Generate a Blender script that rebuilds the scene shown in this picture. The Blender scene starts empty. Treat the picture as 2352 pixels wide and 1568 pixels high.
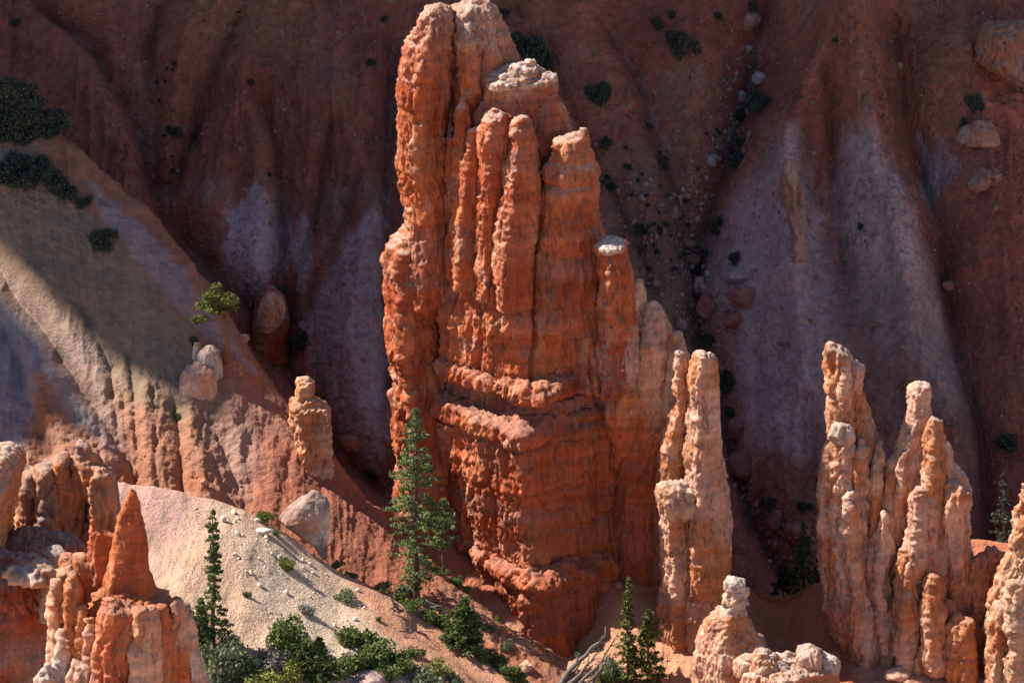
import bpy, bmesh, math, random
import numpy as np
from mathutils import Vector
random.seed(7); RNG = np.random.default_rng(7)
sc = bpy.context.scene
COL = sc.collection
# ------------------------------------------------------------------ camera
PITCH = math.radians(22.0); DIST = 250.0; FOC = 135.0
cy, sy = math.cos(PITCH), math.sin(PITCH)
CAM = np.array([0.0, -DIST*cy, DIST*sy])
cam_d = bpy.data.cameras.new('camera'); cam = bpy.data.objects.new('camera', cam_d); COL.objects.link(cam)
cam.location = CAM; cam.rotation_euler = (math.pi/2-PITCH, 0, 0)
cam_d.lens = FOC; cam_d.sensor_width = 36.0; cam_d.clip_start = 1.0; cam_d.clip_end = 4000.0
sc.camera = cam
# ------------------------------------------------------------------ light
SUN_EL, SUN_AZ = math.radians(49.0), math.radians(8.0)   # az: 0 = from the left, + = from behind the rocks
sdir = Vector((-math.cos(SUN_EL)*math.cos(SUN_AZ), math.cos(SUN_EL)*math.sin(SUN_AZ), math.sin(SUN_EL)))
sl = bpy.data.lights.new('sun', 'SUN'); sl.energy = 5.0; sl.angle = math.radians(0.53); sl.color = (1.0, 0.93, 0.84)
so = bpy.data.objects.new('sun', sl); COL.objects.link(so); so.location = (-60, -60, 120)
so.rotation_euler = sdir.to_track_quat('Z', 'Y').to_euler()
w = bpy.data.worlds.new('World'); sc.world = w; w.use_nodes = True
nt = w.node_tree; bg = nt.nodes['Background']; sky = nt.nodes.new('ShaderNodeTexSky')
sky.sky_type = 'NISHITA'; sky.sun_disc = False; sky.sun_elevation = SUN_EL
sky.sun_rotation = math.atan2(sdir.x, sdir.y); sky.altitude = 2400; sky.air_density = 1.0; sky.dust_density = 0.6
nt.links.new(sky.outputs[0], bg.inputs[0]); bg.inputs[1].default_value = 0.085
sc.view_settings.view_transform = 'Standard'; sc.view_settings.look = 'None'
sc.view_settings.gamma = 1.0; sc.view_settings.exposure = 0.93
sc.render.engine = 'CYCLES'; sc.cycles.max_bounces = 8; sc.cycles.diffuse_bounces = 5
# ------------------------------------------------------------------ picture coordinates (a 2352 x 1568 grid) to world
def W(px, py, Y):
    px, py, Y = np.broadcast_arrays(np.asarray(px, float), np.asarray(py, float), np.asarray(Y, float))
    a = (px-1176)/2352*36/FOC; b = (784-py)/2352*36/FOC
    dx, dy, dz = a, cy+b*sy, -sy+b*cy
    t = (Y-CAM[1])/dy
    return np.stack([t*dx, Y+0*t, CAM[2]+t*dz], -1)
def PX(p):
    r = p-CAM; f = r[..., 1]*cy-r[..., 2]*sy; u = r[..., 1]*sy+r[..., 2]*cy
    k = 2352*FOC/36/f
    return 1176+r[..., 0]*k, 784-u*k
def PPM(px, py, Y):      # picture units per metre
    p = W(px, py, Y); r = p-CAM
    return 2352*FOC/36/(r[..., 1]*cy-r[..., 2]*sy)
# ------------------------------------------------------------------ noise
def _h(ix, iy, iz, s):
    h = (ix.astype(np.int64)*374761393+iy.astype(np.int64)*668265263+iz.astype(np.int64)*2147483647+s*974634777) & 0xffffffff
    h = ((h ^ (h >> 13))*1274126177) & 0xffffffff
    h = ((h ^ (h >> 16))*2246822519) & 0xffffffff
    return ((h ^ (h >> 15)) & 0xffffff)/float(0xffffff)
def noise(p, s=0):
    i = np.floor(p).astype(np.int64); f = p-i; u = f*f*f*(f*(f*6-15)+10)
    r = 0
    for dx in (0, 1):
        wx = u[:, 0] if dx else 1-u[:, 0]
        for dy in (0, 1):
            wy = u[:, 1] if dy else 1-u[:, 1]
            for dz in (0, 1):
                wz = u[:, 2] if dz else 1-u[:, 2]
                r = r+wx*wy*wz*_h(i[:, 0]+dx, i[:, 1]+dy, i[:, 2]+dz, s)
    return r*2-1
def fbm(p, o=4, s=0, g=0.5):
    r = 0; a = 1.0; t = 0
    for k in range(o):
        r = r+a*noise(p*(2.03**k)+k*17.3, s+k); t += a; a *= g
    return r/t
def ridged(p, o=3, s=0):
    r = 0; a = 1.0; t = 0
    for k in range(o):
        r = r+a*(1-2*np.abs(noise(p*(2.03**k)+k*9.1, s+k))); t += a; a *= .5
    return r/t
def worley(p, s=0):
    i = np.floor(p).astype(np.int64); best = np.full(len(p), 9.0)
    for dx in (-1, 0, 1):
        for dy in (-1, 0, 1):
            for dz in (-1, 0, 1):
                c = i+np.array([dx, dy, dz])
                q = np.stack([c[:, 0]+_h(c[:, 0], c[:, 1], c[:, 2], s), c[:, 1]+_h(c[:, 0], c[:, 1], c[:, 2], s+11), c[:, 2]+_h(c[:, 0], c[:, 1], c[:, 2], s+23)], 1)
                best = np.minimum(best, ((q-p)**2).sum(1))
    return np.sqrt(best)
def sst(a, b, x):
    t = np.clip((x-a)/(b-a), 0, 1); return t*t*(3-2*t)
def mixc(c, d, m):
    return c*(1-m[:, None])+np.asarray(d)*m[:, None]
def dpoly(x, y, pts):                                   # distance to a polyline
    d = np.full(x.shape, 1e9)
    for (a, b), (c, e) in zip(pts[:-1], pts[1:]):
        L = (c-a)**2+(e-b)**2; t = np.clip(((x-a)*(c-a)+(y-b)*(e-b))/L, 0, 1)
        d = np.minimum(d, np.hypot(x-a-t*(c-a), y-b-t*(e-b)))
    return d
def inpoly(x, y, pts):                                  # signed distance, positive inside
    ins = np.zeros(x.shape, bool); n = len(pts)
    for k in range(n):
        (a, b), (c, e) = pts[k], pts[(k+1) % n]
        if b == e: continue
        ins ^= ((b > y) != (e > y)) & (x < (c-a)*(y-b)/(e-b)+a)
    d = dpoly(x, y, list(pts)+[pts[0]])
    return np.where(ins, d, -d)
# ------------------------------------------------------------------ object helpers
def tag(o, label=None, cat=None, group=None, kind=None):
    if label: o['label'] = label
    if cat: o['category'] = cat
    if group: o['group'] = group
    if kind: o['kind'] = kind
    return o
def empty(name, loc, label=None, cat=None, group=None, rz=0):
    o = bpy.data.objects.new(name, None); COL.objects.link(o); o.location = loc; o.rotation_euler = (0, 0, rz)
    o.empty_display_size = .3
    return tag(o, label, cat, group)
def mesh_np(name, v, f, mat, parent=None, tint=None, smooth=True, origin=None):
    """f: (n,3) or (n,4) int array, or list of polygons"""
    me = bpy.data.meshes.new(name)
    v = np.asarray(v, float)
    if origin is not None: v = v-np.asarray(origin)
    if isinstance(f, np.ndarray):
        n, k = f.shape
        me.vertices.add(len(v)); me.vertices.foreach_set('co', v.astype(np.float32).ravel())
        me.loops.add(n*k); me.loops.foreach_set('vertex_index', f.astype(np.int32).ravel())
        me.polygons.add(n); me.polygons.foreach_set('loop_start', np.arange(0, n*k, k, dtype=np.int32))
        me.update(calc_edges=True); me.validate()
    else:
        me.from_pydata([tuple(q) for q in v], [], f); me.update()
    if tint is not None:
        ca = me.color_attributes.new('tint', 'FLOAT_COLOR', 'POINT')
        ca.data.foreach_set('color', np.concatenate([np.clip(tint, 0.004, .95), np.ones((len(v), 1))], 1).astype(np.float32).ravel())
    if smooth: me.polygons.foreach_set('use_smooth', np.ones(len(me.polygons), bool))
    me.materials.append(mat)
    o = bpy.data.objects.new(name, me); COL.objects.link(o)
    if origin is not None: o.location = Vector([float(q) for q in origin])
    if parent is not None:
        o.parent = parent
        if origin is not None: o.location = Vector([float(q) for q in origin])-parent.location
    return o
# ------------------------------------------------------------------ materials
def nodes(m):
    m.use_nodes = True; return m.node_tree.nodes, m.node_tree.links, m.node_tree.nodes['Principled BSDF']
def mat_rock(name, bump=.75, fine=6.0, streak=True, rough=.92, lo=.68, hi=1.28, dist=.22, strata=0.0):
    m = bpy.data.materials.new(name); N, L, B = nodes(m)
    at = N.new('ShaderNodeAttribute'); at.attribute_name = 'tint'
    tc = N.new('ShaderNodeNewGeometry')
    def mapn(s):
        mp = N.new('ShaderNodeMapping'); mp.inputs['Scale'].default_value = s; L.new(tc.outputs['Position'], mp.inputs['Vector']); return mp.outputs[0]
    def mth(op, a_, b_, c_=None):
        n = N.new('ShaderNodeMath'); n.operation = op
        for i_, x_ in enumerate((a_, b_, c_)):
            if x_ is None: continue
            if isinstance(x_, (int, float)): n.inputs[i_].default_value = x_
            else: L.new(x_, n.inputs[i_])
        return n.outputs[0]
    def noi(vec, sc_, det, ro=.6):
        n = N.new('ShaderNodeTexNoise'); n.inputs['Scale'].default_value = sc_; n.inputs['Detail'].default_value = det; n.inputs['Roughness'].default_value = ro
        L.new(vec, n.inputs['Vector']); return n.outputs[0]
    zs = .14 if streak else 1
    n1 = noi(mapn((1, 1, .5 if streak else 1)), fine, 6, .65); n2 = noi(mapn((1, 1, zs)), fine*.6, 5)
    ad = mth('ADD', n1, n2); hf = mth('MULTIPLY', ad, .5)
    mr = N.new('ShaderNodeMapRange'); mr.inputs['From Min'].default_value = .3; mr.inputs['From Max'].default_value = .7
    mr.inputs['To Min'].default_value = lo; mr.inputs['To Max'].default_value = hi; L.new(hf, mr.inputs['Value'])
    fac = mr.outputs[0]; hgt = ad
    if strata:
        s1 = noi(mapn((.12, .12, 1.6)), 1.0, 7, .7)                       # beds that run on from fin to fin
        m2 = N.new('ShaderNodeMapRange'); m2.inputs['From Min'].default_value = .38; m2.inputs['From Max'].default_value = .6
        m2.inputs['To Min'].default_value = 1-strata; m2.inputs['To Max'].default_value = 1.12; L.new(s1, m2.inputs['Value'])
        fac = mth('MULTIPLY', fac, m2.outputs[0]); hgt = mth('MULTIPLY_ADD', s1, .6, ad)
    mx = N.new('ShaderNodeVectorMath'); mx.operation = 'SCALE'; L.new(at.outputs['Color'], mx.inputs[0]); L.new(fac, mx.inputs['Scale'])
    L.new(mx.outputs[0], B.inputs['Base Color']); B.inputs['Roughness'].default_value = rough; B.inputs['Specular IOR Level'].default_value = .12
    vo = N.new('ShaderNodeTexVoronoi'); vo.inputs['Scale'].default_value = fine*.75; L.new(mapn((1, 1, .35 if streak else 1)), vo.inputs['Vector'])
    hh = mth('MULTIPLY_ADD', vo.outputs['Distance'], -.35 if streak else -.5, hgt)
    bp = N.new('ShaderNodeBump'); bp.inputs['Strength'].default_value = bump; bp.inputs['Distance'].default_value = dist
    L.new(hh, bp.inputs['Height']); L.new(bp.outputs[0], B.inputs['Normal'])
    return m
def mat_leaf(name, c1, c2, trans=.15):
    m = bpy.data.materials.new(name); N, L, B = nodes(m)
    tc = N.new('ShaderNodeTexCoord'); n1 = N.new('ShaderNodeTexNoise'); n1.inputs['Scale'].default_value = 1.7; n1.inputs['Detail'].default_value = 3
    L.new(tc.outputs['Object'], n1.inputs['Vector'])
    g = N.new('ShaderNodeNewGeometry')
    ad = N.new('ShaderNodeMath'); ad.operation = 'MULTIPLY_ADD'; ad.inputs[1].default_value = .45; L.new(g.outputs['Random Per Island'], ad.inputs[0]); L.new(n1.outputs[0], ad.inputs[2])
    cr = N.new('ShaderNodeValToRGB'); L.new(ad.outputs[0], cr.inputs[0])
    cr.color_ramp.elements[0].position = .4; cr.color_ramp.elements[0].color = (*c1, 1)
    cr.color_ramp.elements[1].position = 1.0; cr.color_ramp.elements[1].color = (*c2, 1)
    L.new(cr.outputs[0], B.inputs['Base Color']); B.inputs['Roughness'].default_value = .65; B.inputs['Specular IOR Level'].default_value = .25
    tr = N.new('ShaderNodeBsdfTranslucent'); L.new(cr.outputs[0], tr.inputs[0])
    ms = N.new('ShaderNodeMixShader'); ms.inputs[0].default_value = trans; L.new(B.outputs[0], ms.inputs[1]); L.new(tr.outputs[0], ms.inputs[2])
    L.new(ms.outputs[0], N['Material Output'].inputs['Surface'])
    return m
def mat_plain(name, c, rough=.9, sc_=8):
    m = bpy.data.materials.new(name); N, L, B = nodes(m)
    tc = N.new('ShaderNodeTexCoord'); n1 = N.new('ShaderNodeTexNoise'); n1.inputs['Scale'].default_value = sc_; n1.inputs['Detail'].default_value = 4
    L.new(tc.outputs['Object'], n1.inputs['Vector'])
    cr = N.new('ShaderNodeValToRGB'); L.new(n1.outputs[0], cr.inputs[0])
    cr.color_ramp.elements[0].position = .3; cr.color_ramp.elements[0].color = (*[q*.6 for q in c], 1)
    cr.color_ramp.elements[1].position = .7; cr.color_ramp.elements[1].color = (*[min(q*1.3, .9) for q in c], 1)
    L.new(cr.outputs[0], B.inputs['Base Color']); B.inputs['Roughness'].default_value = rough
    bp = N.new('ShaderNodeBump'); bp.inputs['Strength'].default_value = .5; bp.inputs['Distance'].default_value = .04
    L.new(n1.outputs[0], bp.inputs['Height']); L.new(bp.outputs[0], B.inputs['Normal'])
    return m
M_ROCK = mat_rock('rock', strata=.2)
M_FAR = mat_rock('far_dirt', bump=.9, fine=3.2, streak=False, rough=.97, lo=.62, hi=1.32, dist=.5); M_DIRT = mat_rock('dirt', bump=.5, fine=9.0, streak=False, rough=.97, lo=.86, hi=1.12)
M_BLD = mat_rock('boulder_stone', bump=.6, fine=4.0, streak=False)
M_BARK = mat_plain('bark', (.10, .065, .045)); M_DEAD = mat_plain('dead_wood', (.14, .12, .105))
M_RBARK = mat_plain('red_bark', (.20, .09, .05))
M_SPR = mat_leaf('spruce_needles', (.045, .07, .022), (.15, .20, .06))
M_SPR2 = mat_leaf('yellow_green_needles', (.06, .075, .018), (.20, .22, .05))
M_FIR = mat_leaf('fir_needles', (.06, .09, .035), (.21, .27, .09))
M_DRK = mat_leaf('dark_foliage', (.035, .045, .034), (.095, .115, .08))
M_GRN = mat_leaf('green_shrub_leaves', (.045, .07, .018), (.15, .19, .045))
M_YEL = mat_leaf('lime_shrub_leaves', (.10, .12, .025), (.27, .29, .06))
M_SGE = mat_leaf('sage_leaves', (.08, .10, .05), (.22, .26, .14))
M_GRY = mat_leaf('grey_twigs', (.12, .11, .10), (.30, .28, .25))
# ------------------------------------------------------------------ terrain sheets
CREAM = np.array([.56, .40, .27])
def sheet(name, crest, foot, pr, nx, ny, relief, colour, back=(7.0, 1.2), bulge=0.0, backn=40, front=None, mat=None):
    """A slope ruled between a crest line and a foot line, each (px, py, Y); rolls over behind its crest."""
    mat = mat or M_DIRT
    cr = np.array(crest, float); ft = np.array(foot, float)
    px = np.linspace(pr[0], pr[1], nx)
    def ev(a):
        pts = W(px, np.interp(px, a[:, 0], a[:, 1]), np.interp(px, a[:, 0], a[:, 2])); return pts
    C, F = ev(cr), ev(ft)
    t = np.linspace(0, 1, ny)[:, None, None]
    G = F[None]*(1-t)+C[None]*t
    G = G+np.array([0, -.35, .9])*(bulge*4*t*(1-t))
    rows = [G]
    if front:                                           # extend the foot forward (dy, drop)
        s = np.linspace(1, 0, 30)[:-1, None, None]**1.5
        rows.insert(0, F[None]+s*np.array([0, -front[0], -front[1]]))
    if back:
        s = np.linspace(0, 1, backn)[1:, None, None]
        bk = np.repeat(C[None], backn-1, 0).copy(); bk[..., 1] += (s*back[0])[..., 0]; bk[..., 2] -= (back[1]*back[0]*s**1.4)[..., 0]
        rows.append(bk)
    G = np.concatenate(rows, 0); n2 = G.shape[0]
    gx = np.gradient(G, axis=1); gy = np.gradient(G, axis=0); nn = np.cross(gx, gy); nn /= np.linalg.norm(nn, axis=-1, keepdims=True)+1e-9
    P = G.reshape(-1, 3); nn = nn.reshape(-1, 3)
    X, Yp = PX(P)
    h = relief(P, X, Yp)
    P2 = P+nn*h[:, None]
    tint = colour(P2, X, Yp)
    idx = np.arange(n2*nx).reshape(n2, nx)
    f = np.stack([idx[:-1, :-1], idx[:-1, 1:], idx[1:, 1:], idx[1:, :-1]], -1).reshape(-1, 4)
    o = mesh_np(name, P2, f, mat, tint=tint); o['kind'] = 'structure'
    o['_g'] = 0; del o['_g']
    return o, P2.reshape(n2, nx, 3)
SURF = []
def ground_at(px, py, Ymin=None):
    """nearest terrain point seen at a picture position: walks the stored grids"""
    best = None
    for G, (Xg, Yg) in SURF:
        m = (np.abs(Xg-px) < 14) & (np.abs(Yg-py) < 14)
        if Ymin is not None: m &= G[..., 1] > Ymin
        if not m.any(): continue
        pts = G[m]; dx = np.hypot(Xg[m]-px, Yg[m]-py)
        k = np.argsort(dx)[:6]; q = pts[k]
        q = q[np.argmin(q[:, 1])]
        if dx[k[0]] > 9: continue
        if best is None or q[1] < best[1]: best = q
    return best
def reg(G):
    X, Y = PX(G.reshape(-1, 3)); SURF.append((G, (X.reshape(G.shape[:2]), Y.reshape(G.shape[:2]))))
# ================================================================== TERRAIN
RED = np.array([.45, .15, .10]); DRED = np.array([.33, .11, .08]); ORG = np.array([.42, .17, .095]); LIL = np.array([.62, .45, .44])
TAN = np.array([.33, .24, .18]); GRY = np.array([.30, .205, .138]); PNK = np.array([.42, .27, .225])
def W2(p, k, s=0, o=3): return fbm(p*k, o, s)
# ---- far slope, all of it in the added cliff's shade
gulA = [([(100, 0), (215, 110), (300, 250), (350, 383), (374, 471), (475, 604), (560, 665), (600, 690), (620, 760)], 34, 2.6),
        ([(378, 20), (350, 120), (354, 262), (352, 383)], 26, 1.4), ([(544, 24), (495, 161), (443, 302), (405, 420)], 24, 1.5),
        ([(600, 230), (628, 330), (640, 480), (645, 600), (640, 690)], 26, 1.7), ([(760, 280), (735, 420), (715, 520), (672, 640), (650, 690)], 22, 1.1),
        ([(860, 300), (820, 430), (770, 560), (700, 680)], 18, .6), ([(620, 760), (700, 900), (800, 1040), (880, 1090)], 40, 2.2), ([(905, 100), (890, 400), (897, 900)], 20, 1.0),
        ([(1750, -20), (1735, 120), (1700, 250), (1650, 400), (1600, 560), (1600, 680), (1640, 800), (1680, 950), (1730, 1150), (1800, 1300)], 42, 3.0),
        ([(1400, 60), (1490, 200), (1520, 330), (1600, 560)], 30, 1.4), ([(2055, 50), (2075, 200), (2110, 330), (2160, 470), (2170, 640), (2210, 800), (2260, 950), (2280, 1200)], 38, 2.6),
        ([(1885, 180), (1900, 300), (1930, 480), (1950, 620)], 24, 1.3), ([(1180, 0), (1290, 180), (1400, 420), (1500, 620)], 36, 1.4)]
ridA = [([(60, 0), (170, 110), (240, 230), (290, 330), (330, 400)], 50, 1.3), ([(564, 177), (520, 330), (470, 480)], 60, 1.2), ([(564, 177), (600, 420), (590, 600)], 60, 1.6),
        ([(450, 60), (400, 210), (390, 330)], 40, 1.2), ([(773, 201), (700, 420), (690, 600)], 50, 1.0), ([(773, 201), (860, 500), (800, 760), (830, 950)], 70, 1.6),
        ([(1960, -20), (1940, 60), (1830, 250), (1800, 330), (1800, 560), (1850, 900)], 70, 2.4), ([(1960, 60), (1975, 260), (2030, 500), (2100, 800), (2190, 1000)], 70, 2.4),
        ([(2200, 100), (2250, 330), (2300, 600), (2340, 900)], 60, 2.0), ([(1560, 0), (1600, 200), (1580, 400)], 60, 1.3)]
def reliefA(P, X, Y):
    wx = X+16*fbm(P*.12, 3, 5); wy = Y+10*fbm(P*.12, 3, 9)
    h = 0
    for pts, wd, d in gulA: h = h-1.25*d*np.exp(-(dpoly(wx, wy, pts)/wd)**1.1)
    for pts, wd, d in ridA: h = h+d*np.exp(-(dpoly(wx, wy, pts)/wd)**1.3)
    h = h+2.0*fbm(P*.07, 3, 2)+.35*fbm(P*.5, 4, 3)
    # rills running down the fans
    for (ax, ay, k, am) in ((564, 120, 15, .12), (773, 120, 16, .12), (1945, -20, 22, .12)):
        ang = np.arctan2(X-ax, Y-ay+1e-3); r = np.hypot(X-ax, Y-ay)
        wgt = np.exp(-((X-ax)/330)**2)*sst(60, 200, Y-ay)
        q = np.stack([ang*k, r*.004, P[:, 0]*0], 1); h = h+wgt*am*ridged(q, 3, 31)
    rr = np.stack([P[:, 0]*1.1+.5*fbm(P*.3, 2, 33), P[:, 1]*.16, P[:, 0]*0], 1)
    h = h+.42*ridged(rr, 5, 34)*sst(-.4, .2, fbm(P*.1, 2, 36))+.16*fbm(P*1.6, 4, 4, .6)+.3*np.maximum(fbm(P*.9, 3, 35)-.25, 0)*3
    h = h-4.0*np.exp(-((Y+30)/60)**2)*0
    return h
lil1 = [(575, 425), (608, 450), (628, 500), (625, 560), (604, 610), (592, 655), (560, 655), (523, 597), (505, 540), (518, 480), (545, 440)]
lil2 = [(690, 475), (718, 485), (715, 580), (700, 640), (680, 660), (655, 600), (650, 540), (668, 495)]
lil3 = [(866, 462), (890, 505), (893, 700), (893, 900), (875, 1090), (790, 970), (722, 830), (712, 710), (742, 640), (800, 550)]
pal4 = [(1800, 330), (1835, 410), (1900, 560), (1930, 700), (1960, 900), (1900, 1000), (1840, 1060), (1720, 1000), (1705, 800), (1640, 600), (1660, 480), (1740, 400)]
pal5 = [(1968, 300), (2010, 350), (2070, 440), (2120, 560), (2150, 700), (2210, 850), (2190, 960), (2090, 900), (2000, 800), (1950, 640), (1915, 500), (1925, 400)]
pal6 = [(2110, 290), (2160, 330), (2185, 380), (2140, 470), (2120, 420)]
def rr2(P): return np.stack([P[:, 0]*1.1+.5*fbm(P*.3, 2, 33), P[:, 1]*.16, P[:, 0]*0], 1)
def colourA(P, X, Y):
    n = fbm(P*.22, 4, 41); wx = X+26*fbm(P*.16, 3, 42); wy = Y+30*fbm(P*.16, 3, 43)
    c = np.tile(RED, (len(P), 1)); c = mixc(c, DRED, sst(-.1, .35, n)); c = mixc(c, [.46, .18, .10], sst(.0, .4, fbm(P*.1, 3, 44))*.7)
    c = mixc(c, [.33, .18, .125], sst(.1, .5, -n)*.6)
    def st(ax, ay, k, s):
        ang = np.arctan2(X-ax, Y-ay+1e-3); r = np.hypot(X-ax, Y-ay)
        return fbm(np.stack([ang*k+fbm(P*.3, 2, s)*.4, r*.005, X*0], 1), 3, s)
    s1 = st(640, 60, 22, 61); s2 = st(1950, -60, 26, 62); ss = np.where(X < 1200, s1, s2)
    # streaky tan aprons
    ap = np.maximum(sst(60, -10, np.abs(wy-520)-70)*sst(400, 470, wx)*sst(920, 880, wx), 0)
    c = mixc(c, TAN, np.clip(ap*(.4+ss*.8+.6*fbm(P*.5, 4, 49)), 0, .8))
    for pg, col, am, sf in ((lil1, LIL, .95, 14), (lil2, LIL*.93, .8, 14), (lil3, LIL*.88, .85, 16), (pal4, [.62, .43, .41], .85, 40), (pal5, [.64, .44, .39], .9, 40), (pal6, [.40, .36, .38], .8, 18)):
        m = sst(-sf, sf, inpoly(wx, wy, pg)+ss*16+20*fbm(P*.6, 4, 48)); c = mixc(c, col, m*am*(.85+.3*n))
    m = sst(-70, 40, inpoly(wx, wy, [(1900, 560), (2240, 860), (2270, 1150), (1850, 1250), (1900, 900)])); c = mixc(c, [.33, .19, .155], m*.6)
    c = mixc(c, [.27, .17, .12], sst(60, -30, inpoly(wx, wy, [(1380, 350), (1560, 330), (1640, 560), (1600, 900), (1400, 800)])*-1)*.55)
    # gravel in the gully floors
    for pts, wd, d in gulA[:1]+gulA[7:10]:
        dd = dpoly(wx, wy, pts); g = sst(wd*.3, 0, dd)*sst(-.25, .2, fbm(P*.9, 3, 77)); c = mixc(c, [.42, .34, .33], g*.6)
    c = mixc(c, [.36, .25, .21], sst(.25, .45, fbm(P*2.6, 3, 52))*sst(-.1, .3, fbm(P*.15, 2, 53))*.5)
    c = mixc(c, [.13, .08, .06], sst(.28, .45, fbm(P*2.2, 3, 54))*sst(-.05, .3, fbm(P*.13, 2, 55))*.5)
    c = c*(1+.16*fbm(P*1.6, 3, 46))[:, None]*(1+.12*np.clip(ss, -1, 1)+.22*fbm(rr2(P), 4, 51))[:, None]
    return c
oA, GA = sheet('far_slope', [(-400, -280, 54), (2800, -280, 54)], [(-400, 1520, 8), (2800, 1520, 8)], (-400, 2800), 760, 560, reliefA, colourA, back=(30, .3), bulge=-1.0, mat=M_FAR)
reg(GA)
# ---- left spur
crestB = [(-300, 80, 27), (0, 232, 20), (60, 268, 18.6), (120, 310, 17), (190, 366, 15.5), (322, 478, 12.5), (435, 606, 9), (500, 700, 7), (560, 790, 5.2), (610, 870, 3.8), (661, 948, 2.4), (761, 1058, .6), (813, 1128, -.6), (901, 1216, -2.2), (950, 1268, -3), (1050, 1352, -5), (1150, 1432, -7.5), (1300, 1530, -10)]
footB = [(-300, 1200, -3), (0, 1180, -5), (300, 1220, -7), (500, 1260, -8), (700, 1330, -9), (900, 1420, -10.5), (1050, 1480, -12), (1300, 1620, -14)]
ribB = [([(-40, 560), (30, 660), (90, 740), (150, 830), (230, 950), (300, 1080), (320, 1150)], 26, 1.5), ([(185, 700), (250, 830), (268, 1000), (305, 1080)], 12, .5),
        ([(290, 800), (308, 900), (312, 1080)], 9, .45), ([(398, 930), (410, 1000), (418, 1140)], 11, .7), ([(480, 950), (530, 1060), (570, 1180)], 30, .7), ([(0, 740), (60, 900), (110, 1040)], 25, .8),
        ([(235, 760), (282, 900), (290, 1060)], 8, .25), ([(355, 900), (362, 1130)], 8, .25)]
def reliefB(P, X, Y):
    wx = X+8*fbm(P*.25, 3, 105); h = 0
    for pts, wd, d in ribB: h = h-d*np.exp(-(dpoly(wx, Y, pts)/wd)**1.3)
    h = h+1.2*np.exp(-(dpoly(X, Y, [(100, 880), (130, 1000), (200, 1100)])/45)**2)
    h = h+.5*np.exp(-(dpoly(X, Y, [(60, 610), (140, 740), (215, 880), (270, 1050)])/30)**2)+.5*np.exp(-(dpoly(X, Y, [(340, 900), (360, 1100)])/30)**2)+.5*np.exp(-(dpoly(X, Y, [(440, 980), (480, 1150)])/26)**2)
    low = sst(780, 980, Y)*sst(620, 500, X)
    h = h+.7*fbm(P*.12, 3, 102)+(.1+.22*low)*fbm(P*1.3, 4, 103)+.10*low*ridged(P*np.array([2.2, 1.2, 1.2]), 3, 107)+.05*fbm(P*4, 2, 108)
    h = h+.16*ridged(np.stack([X*.035+.4*fbm(P*.3, 2, 111), Y*.005+X*.003, X*0], 1), 4, 109)+.25*fbm(P*.55, 4, 112, .6)
    return h
def colourB(P, X, Y):
    n = fbm(P*.3, 4, 121); wx = X+18*n; wy = Y+18*fbm(P*.3, 3, 122)
    c = np.tile(ORG*.95, (len(P), 1)); c = mixc(c, [.40, .20, .13], sst(-.2, .3, n))
    c = mixc(c, GRY, sst(-40, 30, inpoly(wx, wy, [(-400, 100), (60, 330), (125, 415), (217, 515), (285, 580), (385, 690), (445, 755), (470, 860), (430, 960), (330, 930), (200, 850), (60, 760), (-400, 700)])))
    c = mixc(c, [.34, .235, .19], sst(-20, 20, inpoly(wx, wy, [(-200, 560), (0, 600), (130, 700), (240, 820), (285, 1000), (300, 1090), (240, 1010), (150, 860), (60, 740), (-200, 700)]))*.8)
    c = mixc(c, [.33, .29, .30], sst(-20, 20, inpoly(wx, wy, [(-300, 600), (40, 700), (130, 830), (220, 960), (250, 1030), (160, 960), (100, 860), (60, 1000), (60, 1120), (-300, 1120)]))*.8)
    c = mixc(c, [.42, .29, .27], sst(-7, 9, inpoly(X+14*n, Y+14*fbm(P*.9, 4, 131), [(190, 410), (240, 450), (322, 520), (430, 630), (500, 728), (560, 815), (600, 870), (570, 862), (503, 797), (443, 742), (382, 676), (290, 572), (225, 490)]))*.8)
    c = mixc(c, RED*1.15, sst(-20, 20, inpoly(wx, wy, [(150, 300), (330, 455), (470, 610), (520, 660), (470, 640), (300, 470)]))*.6)
    c = mixc(c, [.40, .25, .20], sst(-40, 30, inpoly(wx, wy, [(440, 900), (520, 880), (660, 1000), (700, 1080), (580, 1150), (520, 1060)]))*.6)
    c = mixc(c, [.36, .13, .08], sst(-30, 30, inpoly(wx, wy, [(600, 980), (780, 1080), (980, 1300), (1000, 1500), (560, 1250)]))*.8)
    c = mixc(c, [.17, .12, .10], sst(.3, .5, fbm(P*1.8, 3, 132))*sst(60, -10, dpoly(X, Y, [(120, 330), (322, 520), (450, 680), (560, 820)])-30)*.45)
    c = c*.84*(1+.18*fbm(P*2.0, 3, 126)+.14*fbm(rr2(P), 4, 133))[:, None]
    return c
oB, GB = sheet('left_spur_slope', crestB, footB, (-300, 1300), 620, 420, reliefB, colourB, back=(16, 1.0), bulge=.8, front=(30, 20)); reg(GB)
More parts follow.
